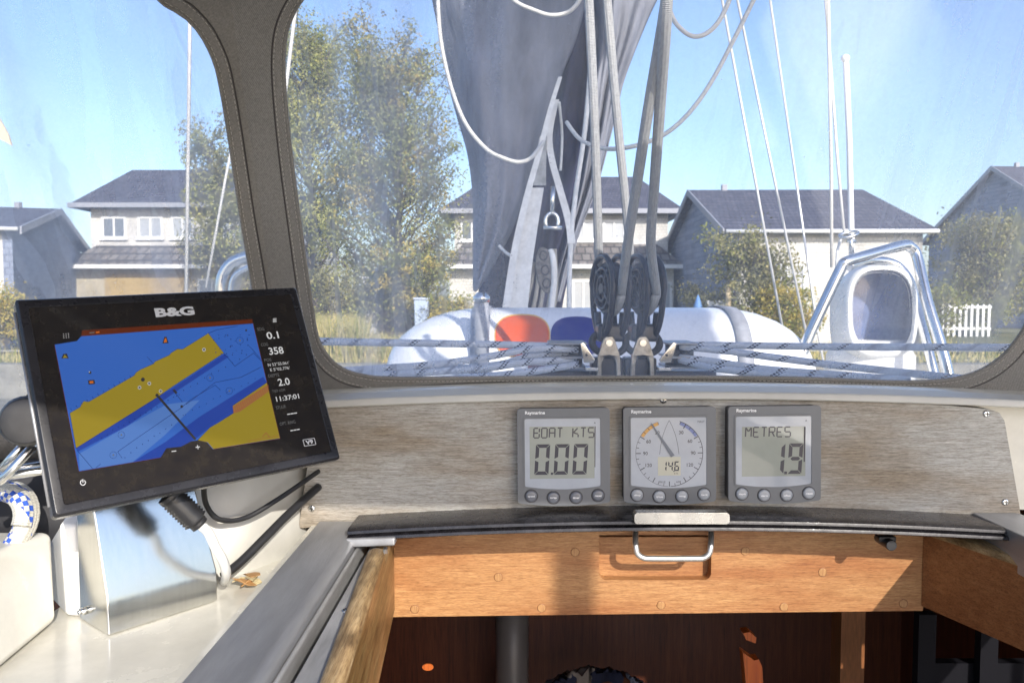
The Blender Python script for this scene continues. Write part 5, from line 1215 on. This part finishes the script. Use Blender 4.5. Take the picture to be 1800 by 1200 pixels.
# ---------------------------------------------------------------- life raft canister
RY = 2.02; RB = .22
rx0, rx1 = X(678, RY-.1), X(1432, RY-.1)
raft = empty('life_raft', ((rx0+rx1)/2, RY, Z(dz(RY))), 'white domed life raft canister strapped on the coachroof', 'life raft')
zc_ = Z(-.118); rz_h = .087+.012
ztop_base = zz(541, RY-.05)
zbot = Z(dz(RY)-.006)
def raft_dims(t):     # t 0..1 along x
    e = 1.0
    L = .24; R = .22
    if t < L: e = sqrt(max(0, 1-((L-t)/L)**2.1))
    if t > 1-R: e = sqrt(max(0, 1-((t-1+R)/R)**2.1))
    return .10+.90*e if t > .0 else .05
def raft_pt(t, a, grow=0):
    x = rx0+(rx1-rx0)*t; e = raft_dims(t); H = (ztop_base-zbot)*(.20+.80*e)/1.0
    if t <= 0 or t >= 1: H *= .9
    b = RB*(.45+.55*e); p = 2.6
    c, s_ = cos(a), sin(a)
    yy = (b+grow)*math.copysign(abs(c)**(2/p), c); zq = (H+grow)*abs(s_)**(2/p)
    return Vector((x, RY-yy, zbot+zq))
ts = [0, .004, .015, .03, .06, .1, .14, .18, .22, .26]+[.26+.54*k/10 for k in range(1, 11)]+[.84, .88, .92, .95, .97, .985, .996, 1]
mb = MB(); mb.loft([[raft_pt(t, pi*k/26) for k in range(27)] for t in ts], smooth=True, closed=True); mb.build('shell', M['raft'], raft)
def raft_front(px, py, grow=.002):
    """point on the shell that this photo pixel sees"""
    lo, hi = 1.6, RY
    x = None
    for _ in range(30):
        Y = (lo+hi)/2; p = V(px, py, Y); t = (p.x-rx0)/(rx1-rx0); e = raft_dims(min(1, max(0, t))); H = (ztop_base-zbot)*(.20+.80*e); b = RB*(.45+.55*e)
        q = min(1, max(0, (p.z-zbot)/H)); s_ = b*(1-q**2.6)**(1/2.6); ys = RY-s_
        if Y < ys: lo = Y
        else: hi = Y
    return V(px, py, (lo+hi)/2-grow)
def decal(name, cx, cy, rx, ry, m, grow, p=2.6, clip=None):
    mb = MB(); rings = []
    for j in range(1, 9):
        R = []
        for (u, v) in ell(rx*j/8, ry*j/8, cx, cy, 36, p): R.append(raft_front(u, min(v, 646), grow))
        rings.append(R)
    mb.loft(rings, capb=False, capa=True); return mb.build(name, M[m], raft, fix=False)
decal('decal_edge', 918, 590, 49, 38.5, 'yell', .0022); decal('orange_decal', 918, 590, 47, 36, 'oran', .0034); decal('blue_decal', 1014, 591, 46, 35, 'navy', .0028)
for pxs, nm in ((846, 'strap'), (1292, 'strap')):
    x = X(pxs, 1.9); t0 = (x-rx0)/(rx1-rx0); dw = (.022 if pxs < 900 else .018)/(rx1-rx0)
    mb = MB(); mb.grid([[raft_pt(t0+dw*s_, pi*k/26, .0045) for k in range(27)] for s_ in (-1, 1)]); mb.build(nm, M['strap'], raft, solid=.002)
# steel stanchion base over the left strap
sp0 = V(847, 545, 1.80)
q = empty('capped_post', (sp0.x, 1.78, Z(dz(1.78))), 'short steel capped post in front of the life raft strap', 'post')
mb = MB(); mb.tube([(sp0.x, 1.78, Z(dz(1.78))), (sp0.x, 1.78, zz(530, 1.78))], .0165, 18); mb.build('tube', M['strap'], q)
mb = MB(); mb.tube([(sp0.x, 1.78, zz(530, 1.78)), (sp0.x, 1.78, zz(522, 1.78)), (sp0.x, 1.78, zz(517, 1.78)), (sp0.x, 1.78, zz(514, 1.78))], [.0195, .0195, .013, .010], 18); mb.build('cap', M['steel'], q)

# ---------------------------------------------------------------- mast, cover, straps
MY = 3.0
mast = empty('mast', V(945, 600, MY+.1), 'grey mast wrapped in its slack dark grey sail cover', 'mast')
def hang(rows, nm, m, bulge, Y0, waves=3.0, ncol=22, wamp=.02):
    mb = MB(); R = []
    P = smooth_pts([Vector((a, b, c)) for a, b, c in rows], 5)      # (left px, right px, py)
    for i, q in enumerate(P):
        row = []
        for k in range(ncol+1):
            t = k/ncol; px = q.x+(q.y-q.x)*t
            Y = Y0-bulge*sin(pi*t)**.8+wamp*(sin(t*waves*2*pi+i*.10)+.5*sin(t*waves*4.7*pi-i*.07+1))*min(1, (i+4)/18)
            row.append(V(px, q.z, Y))
        R.append(row)
    mb.grid(R); return mb.build(nm, m, mast, solid=.004)
hang([(745, 1040, -80), (760, 1030, 0), (774, 1012, 70), (784, 988, 130), (802, 965, 200), (822, 944, 270), (831, 925, 340), (832, 902, 400), (832, 876, 450), (832, 846, 500), (833, 836, 512)], 'cover_left', M['sail'], .20, MY, 1.4, 44, .028)
hang([(1020, 1200, -80), (1036, 1155, 0), (1046, 1128, 60), (1040, 1098, 140), (1034, 1078, 220), (1020, 1052, 320), (1002, 1022, 400), (985, 1003, 460), (972, 984, 530)], 'cover_right', M['sail'], .05, MY+.10, 2.0, 26, .03)
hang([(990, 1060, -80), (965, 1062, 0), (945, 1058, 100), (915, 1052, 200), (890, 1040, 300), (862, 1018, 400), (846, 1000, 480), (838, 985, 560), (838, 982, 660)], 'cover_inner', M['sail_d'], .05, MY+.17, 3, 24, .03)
mb = MB(); mb.loft([[Vector((V(cx_, py, MY+.36).x+.075*cos(2*pi*k/20), MY+.36+.10*sin(2*pi*k/20), V(900, py, MY+.36).z)) for k in range(20)] for cx_, py in ((1010, -200), (880, 700))]); mb.build('mast_tube', M['mast'], mast)
def ribbon(pts, wpx, name, mt, label, Yoff=0, th=.003):
    """flat strap: pts (px, py, Y), width in photo px"""
    mb = MB(); L_ = []
    sp_ = smooth_pts([Vector(p) for p in pts], 6)
    for i, q in enumerate(sp_):
        w_ = wpx if not isinstance(wpx, (tuple, list)) else wpx[0]+(wpx[1]-wpx[0])*i/(len(sp_)-1)
        L_.append([V(q.x-w_/2, q.y, q.z), V(q.x+w_/2, q.y, q.z), V(q.x+w_/2, q.y, q.z+th), V(q.x-w_/2, q.y, q.z+th)])
    mb.loft(L_, smooth=False); return tag(mb.build(name, mt), label, 'strap', 'webbing straps hanging by the mast')
ribbon([(985, 135, 2.80), (968, 190, 2.78), (950, 260, 2.76), (925, 350, 2.74), (905, 440, 2.72), (890, 540, 2.7)], (7, 14), 'webbing_strap', M['web'], 'narrow pale strap leftmost in the fan below the mast cover')
ribbon([(978, 175, 2.83), (966, 235, 2.82), (970, 280, 2.8), (985, 335, 2.78), (1000, 390, 2.76), (1005, 428, 2.75)], (10, 14), 'webbing_strap', M['web'], 'pale strap slanting down right to the tail of the mast cover')
ribbon([(945, 330, 2.78), (932, 400, 2.76), (920, 470, 2.74), (910, 550, 2.72)], (22, 34), 'webbing_strap', M['web'], 'broad flat grey strap at the middle of the fan')
ribbon([(955, 240, 2.81), (951, 290, 2.8), (949, 326, 2.79)], (14, 22), 'webbing_strap', mat('web_worn', (.36, .37, .36), .7, noise_amt=.3, nscale=20), 'short worn strap end just above the broad flat strap')
def rope(pts, r, mt, label, cat='rope', name='rope', n=8, sm=8, group=None):
    mb = MB(); P = [V(*p) for p in pts]
    if sm: P = smooth_pts(P, sm)
    mb.tube(P, r, n); return tag(mb.build(name, mt), label, cat, group)
G1 = 'ropes hanging by the mast'
rope([(1038, 120, 2.78), (1028, 230, 2.78), (1012, 340, 2.77), (1003, 430, 2.76), (1000, 545, 2.75)], .0085, M['web'], 'straight pale rope down the right side of the mast cover', group=G1)
for k, (x0, x1) in enumerate(((938, 920), (946, 936), (955, 948), (968, 962), (975, 972))):
    rope([(x0, 462-6*k, 2.79), ((x0+x1)/2+4, 500, 2.76), (x1, 550, 2.75)], .0075, M['rope_y'], 'frayed cream rope tail, '+('leftmost', 'second from the left', 'middle', 'second from the right', 'rightmost')[k]+' of the five beside the mast pulley', group='rope tails behind the raft')
rope([(967, 440, 2.76), (972, 455, 2.75), (974, 490, 2.75), (968, 550, 2.74)], .011, M['web'], 'thick pale rope leaving the grey mast pulley', group=G1)
rope([(877, 432, 2.82), (892, 446, 2.80), (912, 455, 2.78)], .006, M['web'], 'short pale cord end poking out of the mast cover', group=G1)
rope([(983, 180, 2.80), (988, 240, 2.9), (985, 300, 2.9)], .005, M['web'], 'thin cord inside the dark fold of the mast cover', group=G1)
# loops of thin line
G2 = 'loose white lines looping from the boom'
rope([(768, -60, 1.9), (771, 30, 1.9), (778, 90, 1.9), (795, 160, 1.9), (820, 220, 1.9), (855, 262, 1.9), (885, 278, 1.9), (912, 285, 1.9), (934, 277, 1.9), (955, 250, 1.95)], .0048, M['rope_l'], 'long white line looping down across the left half of the mast cover', group=G2)
rope([(880, -30, 1.8), (905, 2, 1.8), (938, 18, 1.8), (968, 27, 1.8), (998, 22, 1.8), (1018, 2, 1.8), (1030, -30, 1.8)], .0048, M['rope_l'], 'short white loop at the top across the mast cover', group=G2)
rope([(1165, -20, 1.6), (1182, 30, 1.6), (1198, 52, 1.6), (1218, 64, 1.6), (1240, 60, 1.6), (1262, 40, 1.6), (1282, 0, 1.6), (1290, -40, 1.6)], .0048, M['rope_l'], 'small white loop at the top right of the thick ropes', group=G2)
rope([(1345, -40, 1.7), (1325, 0, 1.7), (1290, 70, 1.7), (1250, 145, 1.7), (1210, 200, 1.7), (1165, 238, 1.7), (1110, 258, 1.7), (1060, 261, 1.75), (1020, 245, 1.8), (996, 215, 1.85)], .0048, M['rope_l'], 'white line sweeping from the top right down behind the thick ropes', group=G2)
# mast pulley with shackle
mp_ = empty('mast_pulley', V(955, 470, 2.76), 'worn grey pulley and silver shackle hanging inside the mast cover', 'pulley')
def frame_px(cx, cy, Y): return lambda u, v, w_: V(cx, cy, Y)+Vector((u, -w_, v))
f_ = frame_px(958, 475, 2.76)
mb = MB(); mb.prism(ell(.032, .080, n=24, rot=.12), f_, -.012, .012); mb.build('cheek', mat('worn_grey', (.13, .125, .12), .5, .3, noise_amt=.5, nscale=60), mp_, bevel=.004)
for v in (.05, 0, -.045):
    mb = MB(); mb.tube([f_(.013*cos(2*pi*k/14)+v*-.12, v+.016*sin(2*pi*k/14), .012) for k in range(14)], .0028, 6, closed=True); mb.build('slot', M['block'], mp_)
f2 = frame_px(970, 400, 2.75); mb = MB(); mb.tube([f2(.022*cos(a), .03*sin(a)+.02, 0) for a in [pi*k/10 for k in range(-2, 13)]], .007, 8); mb.tube([f2(-.03, .0, 0), f2(.035, .0, 0)], .007, 8); mb.tube([f2(0, .05, 0), f2(.004, .14, .0)], .008, 8); mb.build('shackle', M['steel'], mp_)

# ---------------------------------------------------------------- deck blocks with sheaves
def deck_block(cx, label, mirror=1):
    BYk = 1.34; base = V(cx, 640, BYk)
    t = empty('pulley_block', base, label, 'pulley', 'two black pulley blocks at the mast foot')
    k = BYk/FPX/cos(TH)
    yaw = radians(-17)
    ax = Vector((cos(yaw), -sin(yaw)*1.0, 0))      # sheave axle
    fw = Vector((sin(yaw), cos(yaw), 0))           # in the sheave plane, horizontal
    up = Vector((0, 0, 1)); c = V(cx+3, 507, BYk)
    fn = lambda u, v, w_: c+fw*u+up*v+ax*w_
    rS = .040
    sh_ = MB()
    prof = [(.006, -.010), (rS*.55, -.010), (rS*.93, -.010), (rS, -.009), (rS*.86, -.003), (rS*.84, 0), (rS*.86, .003), (rS, .009), (rS*.93, .010), (rS*.55, .010), (.006, .010)]
    sh_.loft([[fn(r*cos(2*pi*j/30), r*sin(2*pi*j/30)+.004, w_) for j in range(30)] for r, w_ in prof]); so_ = sh_.build('sheave', M['block_s'], t)
    for j in range(3):
        sp_ = MB(); a = 2*pi*j/3+.5; sp_.tube([fn(.006*cos(a), .006*sin(a)+.004, -.0115), fn(rS*.85*cos(a), rS*.85*sin(a)+.004, -.0115)], .0022, 6); sp_.build('spoke', M['block'], so_)
    for w_ in (-.0145, .0145):
        cp = MB(); ring = [fn(.045*cos(2*pi*j/36)*(1 if sin(2*pi*j/36) > 0 else .92), .054*sin(2*pi*j/36) if sin(2*pi*j/36) > 0 else .082*sin(2*pi*j/36), w_) for j in range(36)]
        cp.tube(ring, .0052, 8, closed=True); cp.tube([fn(.031*cos(2*pi*j/30), .034*sin(2*pi*j/30), w_) for j in range(30)], .0036, 6, closed=True); cp.tube([fn(-.02, -.04, w_), fn(-.012, -.082, w_)], .006, 7); cp.tube([fn(.02, -.04, w_), fn(.012, -.082, w_)], .006, 7)
        for a in (.9, 2.3, 3.6, 5.8): cp.tube([fn(.008*cos(a), .008*sin(a), w_), fn(.046*cos(a), (.053 if sin(a) > 0 else .078)*sin(a), w_)], .0034, 7)
        cp.tube([fn(.018*cos(2*pi*j/16), .021*sin(2*pi*j/16), w_) for j in range(16)], .0034, 6, closed=True)
        cp.build('cheek', M['block'], t)
    ab = MB(); ab.tube([fn(0, 0, -.018), fn(0, 0, .018)], .009, 14); ab.build('axle', M['block_s'], t)
    bd = MB(); p1 = c+up*-.078; bd.box(p1+Vector((0, 0, .004)), (.046, .03, .030), Matrix.Rotation(-yaw*.3, 3, 'Z')); bd.build('body', M['block'], t, bevel=.006, seg=3)
    # spring torus
    tr = MB(); tc_ = V(cx, 602, BYk); tr.tube([tc_+Vector((.0285*cos(2*pi*j/28), .01*sin(2*pi*j/28)*1.2-.004, .019*sin(2*pi*j/28))) for j in range(28)], .0062, 8, closed=True); tr.build('spring_ring', M['rubber'], t)
    # cast eye with arch
    b0 = V(cx, 634, BYk-.02); fe = lambda u, v, w_: b0+Vector((u, w_, v))
    arch = [(-.020, -.03), (-.018, .010), (-.010, .034), (-.006, .040), (.006, .040), (.010, .034), (.018, .010), (.020, -.03), (.0125, -.03), (.012, -.004), (.008, .006), (0, .0095), (-.008, .006), (-.012, -.004), (-.0125, -.03)]
    e = MB(); e.prism(arch, fe, -.004, .006); e.build('eye_plate', M['fit'], t, bevel=.0012)
    pb = MB(); pp = fe(0, .030, -.004); pb.tube([pp, pp+Vector((0, -.004, 0))], .0055, 12); pb.build('pin', M['steel'], t)
    ft = MB(); ft.box(b0+Vector((0, .034, -.014)), (.054, .04, .036)); ft.build('base', M['block'], t, bevel=.004)
    return t, fn, rS
t1, f1, rS = deck_block(1070, 'black pulley block left of the pair at the mast foot')
t2, f2b, _ = deck_block(1129, 'black pulley block right of the pair at the mast foot')
def block_rope(fn, aft_pts, fwd_pts, label):
    mb = MB(); P = [V(*p) for p in aft_pts]; r = rS+.005
    arc = [fn(r*cos(a), r*sin(a)+.004, 0) for a in [pi*1.05+pi*.9*k/10 for k in range(11)]]
    # aft side of the sheave is u<0 (toward the camera)
    Q = P+arc+[V(*p) for p in fwd_pts][::-1]
    mb.tube(smooth_pts(Q, 4), .0076, 12); tag(mb.build('thick_rope', M['rope_w']), label, 'rope', 'thick ropes through the pulley blocks')
block_rope(f1, [(1182, -70, .98), (1166, 40, 1.0), (1140, 190, 1.08), (1120, 320, 1.16), (1103, 430, 1.24)], [(1031, -70, 1.25), (1038, 60, 1.27), (1046, 240, 1.30), (1051, 400, 1.34)], 'thick grey rope through the left pulley, leaning right as it rises')
block_rope(f2b, [(1174, -70, .95), (1170, 40, .98), (1160, 190, 1.08), (1150, 330, 1.17), (1144, 430, 1.24)], [(1062, -70, 1.3), (1072, 60, 1.31), (1088, 240, 1.34), (1104, 400, 1.37)], 'thick grey rope through the right pulley, upright on its near side')
# ---------------------------------------------------------------- deck organisers
def organiser(side, label):
    Yo = 1.33; t = empty('deck_organiser', V(1020 if side < 0 else 1185, 650, Yo), label, 'deck fitting', 'deck organisers either side of the pulleys')
    xa, xb = (965, 1032) if side < 0 else (1172, 1225)
    for (y0, y1) in ((602, 606), (626, 630), (644, 648)):
        a = V(xa, y0, Yo); b = V(xb, y1, Yo); mb = MB(); mb.box((Vector(((a.x+b.x)/2, Yo+.035, (a.z+b.z)/2))), (abs(b.x-a.x), .085, .0035)); mb.build('plate', M['alu'], t, bevel=.001)
    for px_ in ((985, 1012) if side < 0 else (1190, 1212)):
        mb = MB(); a = V(px_, 607, Yo); b = V(px_, 643, Yo); mb.tube([(a.x, Yo+.03, a.z), (a.x, Yo+.03, b.z)], .014, 16); mb.build('sheave', M['block'], t)
    tri = [(1020, 603), (1026, 601), (1046, 632), (1043, 638), (1026, 637)] if side < 0 else [(1190, 603), (1184, 601), (1159, 632), (1162, 638), (1180, 637)]
    mb = MB(); mb.prism([(V(u, v, Yo-.03).x, V(u, v, Yo-.03).z) for u, v in tri], lambda u, v, w_: Vector((u, Yo-.03+w_, v)), 0, .004); mb.build('cheek', M['steel'], t, bevel=.0008)
    p = V(1031 if side < 0 else 1172, 624, Yo-.031); mb = MB(); mb.tube([p, p+Vector((0, .001, 0))], .0022, 8); mb.build('rivet', M['block'], t)
    a, b = ((1029, 646), (1052, 652)) if side < 0 else ((1158, 646), (1181, 652)); mb = MB(); mb.box2(V(*a, Yo-.035), V(*b, Yo-.035)+Vector((0, .03, 0))); mb.build('foot', M['steelb'], t, bevel=.001)
organiser(-1, 'steel and black organiser block left of the pulley pair'); organiser(1, 'steel and black organiser block right of the pulley pair')
mb = MB(); a = V(930, 652, 1.37); b = V(1260, 665, 1.37); mb.box2(a, b+Vector((0, .12, 0))); tag(mb.build('base_plate', mat('dark_base', (.05, .055, .09), .35), bevel=.003), 'dark plate on deck under the pulleys and organisers', 'deck fitting')
# flecked control lines
G3 = 'flecked control lines crossing the deck to the left'; G4 = 'flecked control lines crossing the deck to the right'
for k, (pts, lb) in enumerate((([(1010, 609, 1.35), (900, 606, 1.32), (740, 603, 1.26), (560, 600, 1.2), (420, 598, 1.14)], 'topmost flecked line on the left, running level'),
        ([(1015, 615, 1.34), (940, 613, 1.31), (850, 628, 1.27), (760, 641, 1.23), (600, 652, 1.17), (500, 660, 1.12)], 'second flecked line from the top on the left, dipping to the corner'),
        ([(1015, 633, 1.34), (930, 636, 1.30), (850, 647, 1.26), (720, 656, 1.21), (600, 664, 1.15), (520, 670, 1.11)], 'third flecked line on the left, below the orange decal'),
        ([(1015, 640, 1.33), (940, 652, 1.28), (860, 661, 1.24), (760, 668, 1.20), (620, 676, 1.13)], 'lowest flecked line on the left, skimming the canvas edge'),
        ([(1008, 620, 1.36), (930, 626, 1.33), (880, 640, 1.30), (780, 650, 1.25), (640, 660, 1.18)], 'middle flecked line on the left between its neighbours'))):
    rope(pts, .0058, M['rope_f'], lb, name='control_line', n=12, group=G3)
for k, (pts, lb) in enumerate((([(1195, 606, 1.35), (1300, 607, 1.33), (1450, 609, 1.30), (1650, 610, 1.24), (1850, 611, 1.18)], 'topmost flecked line on the right, running level past the ventilator'),
        ([(1195, 609, 1.34), (1270, 616, 1.31), (1360, 628, 1.28), (1480, 643, 1.24), (1640, 660, 1.18), (1760, 672, 1.13)], 'second flecked line on the right, dipping under the ventilator'),
        ([(1195, 628, 1.34), (1260, 636, 1.30), (1340, 648, 1.26), (1460, 658, 1.22), (1600, 668, 1.16)], 'third flecked line on the right, close to the canvas edge'),
        ([(1195, 632, 1.33), (1250, 646, 1.28), (1330, 655, 1.24), (1450, 666, 1.19)], 'lowest flecked line on the right beside the organiser'))):
    rope(pts, .0058, M['rope_f'], lb, name='control_line', n=12, group=G4)

# ---------------------------------------------------------------- ventilator and guard frame
VY = 1.95
vt = empty('cowl_ventilator', V(1545, 650, VY+.1), 'white cowl ventilator with dark oval mouth on the coachroof', 'ventilator')
def oval(cx, cy, rx, ry, Y, p=2.9, n=36, tilt=0): return [V(u, v, Y+tilt*(v-cy)) for u, v in ell(rx, ry, cx, cy, n, p)]
mb = MB()
mb.loft([oval(1549, 546, 50, 66, VY+.10), oval(1550, 546, 54, 71, VY-.005), oval(1550, 547, 56, 74, VY-.012), oval(1550, 548, 60, 78, VY-.010), oval(1548, 549, 66, 83, VY+.01), oval(1541, 552, 70, 86, VY+.06), oval(1532, 560, 74, 88, VY+.14, 2.6), oval(1528, 574, 66, 82, VY+.22, 2.3), oval(1526, 590, 40, 50, VY+.27, 2.1), oval(1526, 600, 4, 5, VY+.285, 2)], capa=False)
mb.build('cowl', M['whitep'], vt)
mb = MB(); mb.loft([oval(1549, 546, 50.2, 66.2, VY+.1), oval(1548, 546, 48, 60, VY+.16), oval(1546, 546, 30, 40, VY+.2), oval(1546, 546, 3, 4, VY+.205)][::-1]); 
mb.build('throat', M['vent_in'], vt, fix=False)
mb = MB(); mb.loft([oval(1549, 546, 53.5, 70.5, VY-.003), oval(1549, 546, 50.5, 66.5, VY+.098)], capa=False, capb=False); mb.build('mouth_lining', M['vent_in'], vt)
mb = MB(); b0 = V(1530, 610, VY+.1)
def ringxy(cx, cy, rx, ry, z, n=24): return [(cx+rx*cos(2*pi*k/n), cy+ry*sin(2*pi*k/n), z) for k in range(n)]
zd = Z(dz(VY)-.05)
mb.loft([ringxy(b0.x, b0.y, .112, .10, zd), ringxy(b0.x, b0.y, .108, .098, b0.z-.02), ringxy(b0.x, b0.y, .085, .08, b0.z+.02)]); mb.build('base', M['whitep'], vt)
gf = empty('guard_frame', V(1560, 650, VY), 'bent stainless steel tube frame guarding the ventilator', 'guard rail')
for pts, r, nm in (([(1405, 640, 1.88), (1418, 600, 1.88), (1450, 530, 1.88), (1478, 472, 1.88), (1488, 460, 1.88), (1520, 450, 1.90), (1585, 432, 1.95), (1600, 434, 1.96), (1612, 452, 1.96), (1630, 530, 1.90), (1655, 610, 1.85), (1672, 680, 1.82)], .0128, 'front_tube'),
                   ([(1492, 468, 2.05), (1530, 458, 2.12), (1572, 464, 2.14), (1598, 492, 2.12), (1612, 540, 2.08), (1628, 600, 2.0), (1646, 670, 1.95)], .0115, 'rear_tube')):
    mb = MB(); mb.tube(smooth_pts([V(*p) for p in pts], 6), r, 14); mb.build(nm, M['steel'], gf)
# left hoop seen through the left window
mb = MB(); mb.tube(smooth_pts([V(388, 530, 2.3), V(388, 500, 2.3), V(394, 478, 2.3), V(410, 460, 2.3), V(440, 450, 2.3), V(480, 448, 2.3)], 6), .015, 12); mb.tube(smooth_pts([V(404, 530, 2.4), V(407, 500, 2.4), V(415, 482, 2.4), V(440, 468, 2.4)], 6), .008, 10)
tag(mb.build('steel_hoop', M['steel']), 'bent steel hoop seen between the plotter and canvas pillar', 'guard rail')
# white pole with ball top, shackle cluster
po = empty('white_pole', V(1497, 470, 2.3), 'slim white pole with ball top rising above the ventilator', 'pole')
mb = MB(); mb.tube([V(1497, 560, 2.3), V(1497, 430, 2.3), V(1493, 250, 2.3), V(1487, 108, 2.3)], .0082, 10); mb.build('pole', M['whitep'], po)
mb = MB(); c = V(1486, 103, 2.3); mb.loft([ringxy(c.x, c.y, .0115*sin(pi*k/8)+.0005, .0115*sin(pi*k/8)+.0005, c.z-.0115*cos(pi*k/8)) for k in range(9)]); mb.build('ball', M['whitep'], po)
mb = MB(); c = V(1492, 412, 2.26); mb.tube([c+Vector((.026*cos(2*pi*k/18), .012*sin(2*pi*k/18), .007*sin(2*pi*k/18)+.006*cos(2*pi*k/18))) for k in range(18)], .0045, 8, closed=True); mb.tube([c+Vector((.004, 0, 0)), c+Vector((.008, 0, -.03)), c+Vector((.012, 0, -.06))], .006, 8); mb.tube([c+Vector((-.006, 0, -.018)), c+Vector((.02, 0, -.02))], .005, 8)
tag(mb.build('shackle', M['steel']), 'small steel shackle at the foot of the white pole', 'shackle')
# shrouds, stays
G5 = 'thin white stays and lines in the sky'
for pts, r, lb in (([(1262, -40, 2.5), (1375, 575, 2.5)], .0040, 'leftmost thin stay of the slanting three'),
                   ([(1288, -40, 2.55), (1420, 600, 2.55)], .0040, 'middle thin stay of the slanting three'),
                   ([(1348, -40, 2.6), (1437, 580, 2.6), (1450, 650, 2.6)], .0038, 'rightmost thin stay of the slanting three'),
                   ([(1455, -40, 2.5), (1461, 300, 2.5), (1462, 470, 2.5)], .0052, 'upright thin line left of the white pole'),
                   ([(1448, -40, 2.52), (1458, 90, 2.52), (1472, 280, 2.52), (1484, 412, 2.5)], .0045, 'thin line crossing down to the steel shackle'),
                   ([(1480, 412, 2.3), (1472, 440, 2.3), (1470, 470, 2.28)], .004, 'short cord tied from shackle to the guard frame'),
                   ([(334, -40, 2.6), (333, 100, 2.6), (327, 520, 2.6)], .0062, 'upright white stay in the left window'),
                   ([(420, 200, 2.7), (397, 310, 2.7), (362, 505, 2.7)], .0048, 'slanting white stay beside the canvas pillar in the left window'),
                   ([(526, -40, 2.4), (514, 60, 2.4), (503, 150, 2.4), (480, 300, 2.4)], .006, 'white stay at the upper left corner of the front window')):
    rope(pts, r, M['rope_l'] if r > .0045 else M['wire'], lb, cat='stay', name='stay', n=7, sm=0, group=G5)
# boom with its stowed sail, swung out to the right above the sprayhood
bm_ = empty('boom', (.9, .9, Z(1.25)), 'boom with stowed sail in its grey cover overhead', 'boom')
A_ = Vector((.16, 3.02, Z(1.42))); B_ = Vector((1.50, -1.0, Z(1.42))); mb = MB(); rr = random.Random(5); rings = []
dxy = (B_-A_).normalized(); sx_ = Vector((dxy.y, -dxy.x, 0)).normalized()
for i in range(16):
    c = A_.lerp(B_, i/15); wv = .27*(1 if i < 14 else .75)+rr.uniform(-.015, .015); rings.append([c+sx_*(wv*cos(2*pi*k/22)*(1 if sin(2*pi*k/22) > 0 else 1.0))+Vector((0, 0, .24*sin(2*pi*k/22)+rr.uniform(-.01, .01))) for k in range(22)])
mb.loft(rings); mb.build('sail_bundle', M['sail'], bm_)
mb = MB(); mb.tube([A_-Vector((0, 0, .20)), B_-Vector((0, 0, .22))+dxy*.2], .05, 12); mb.build('spar', M['mast'], bm_)
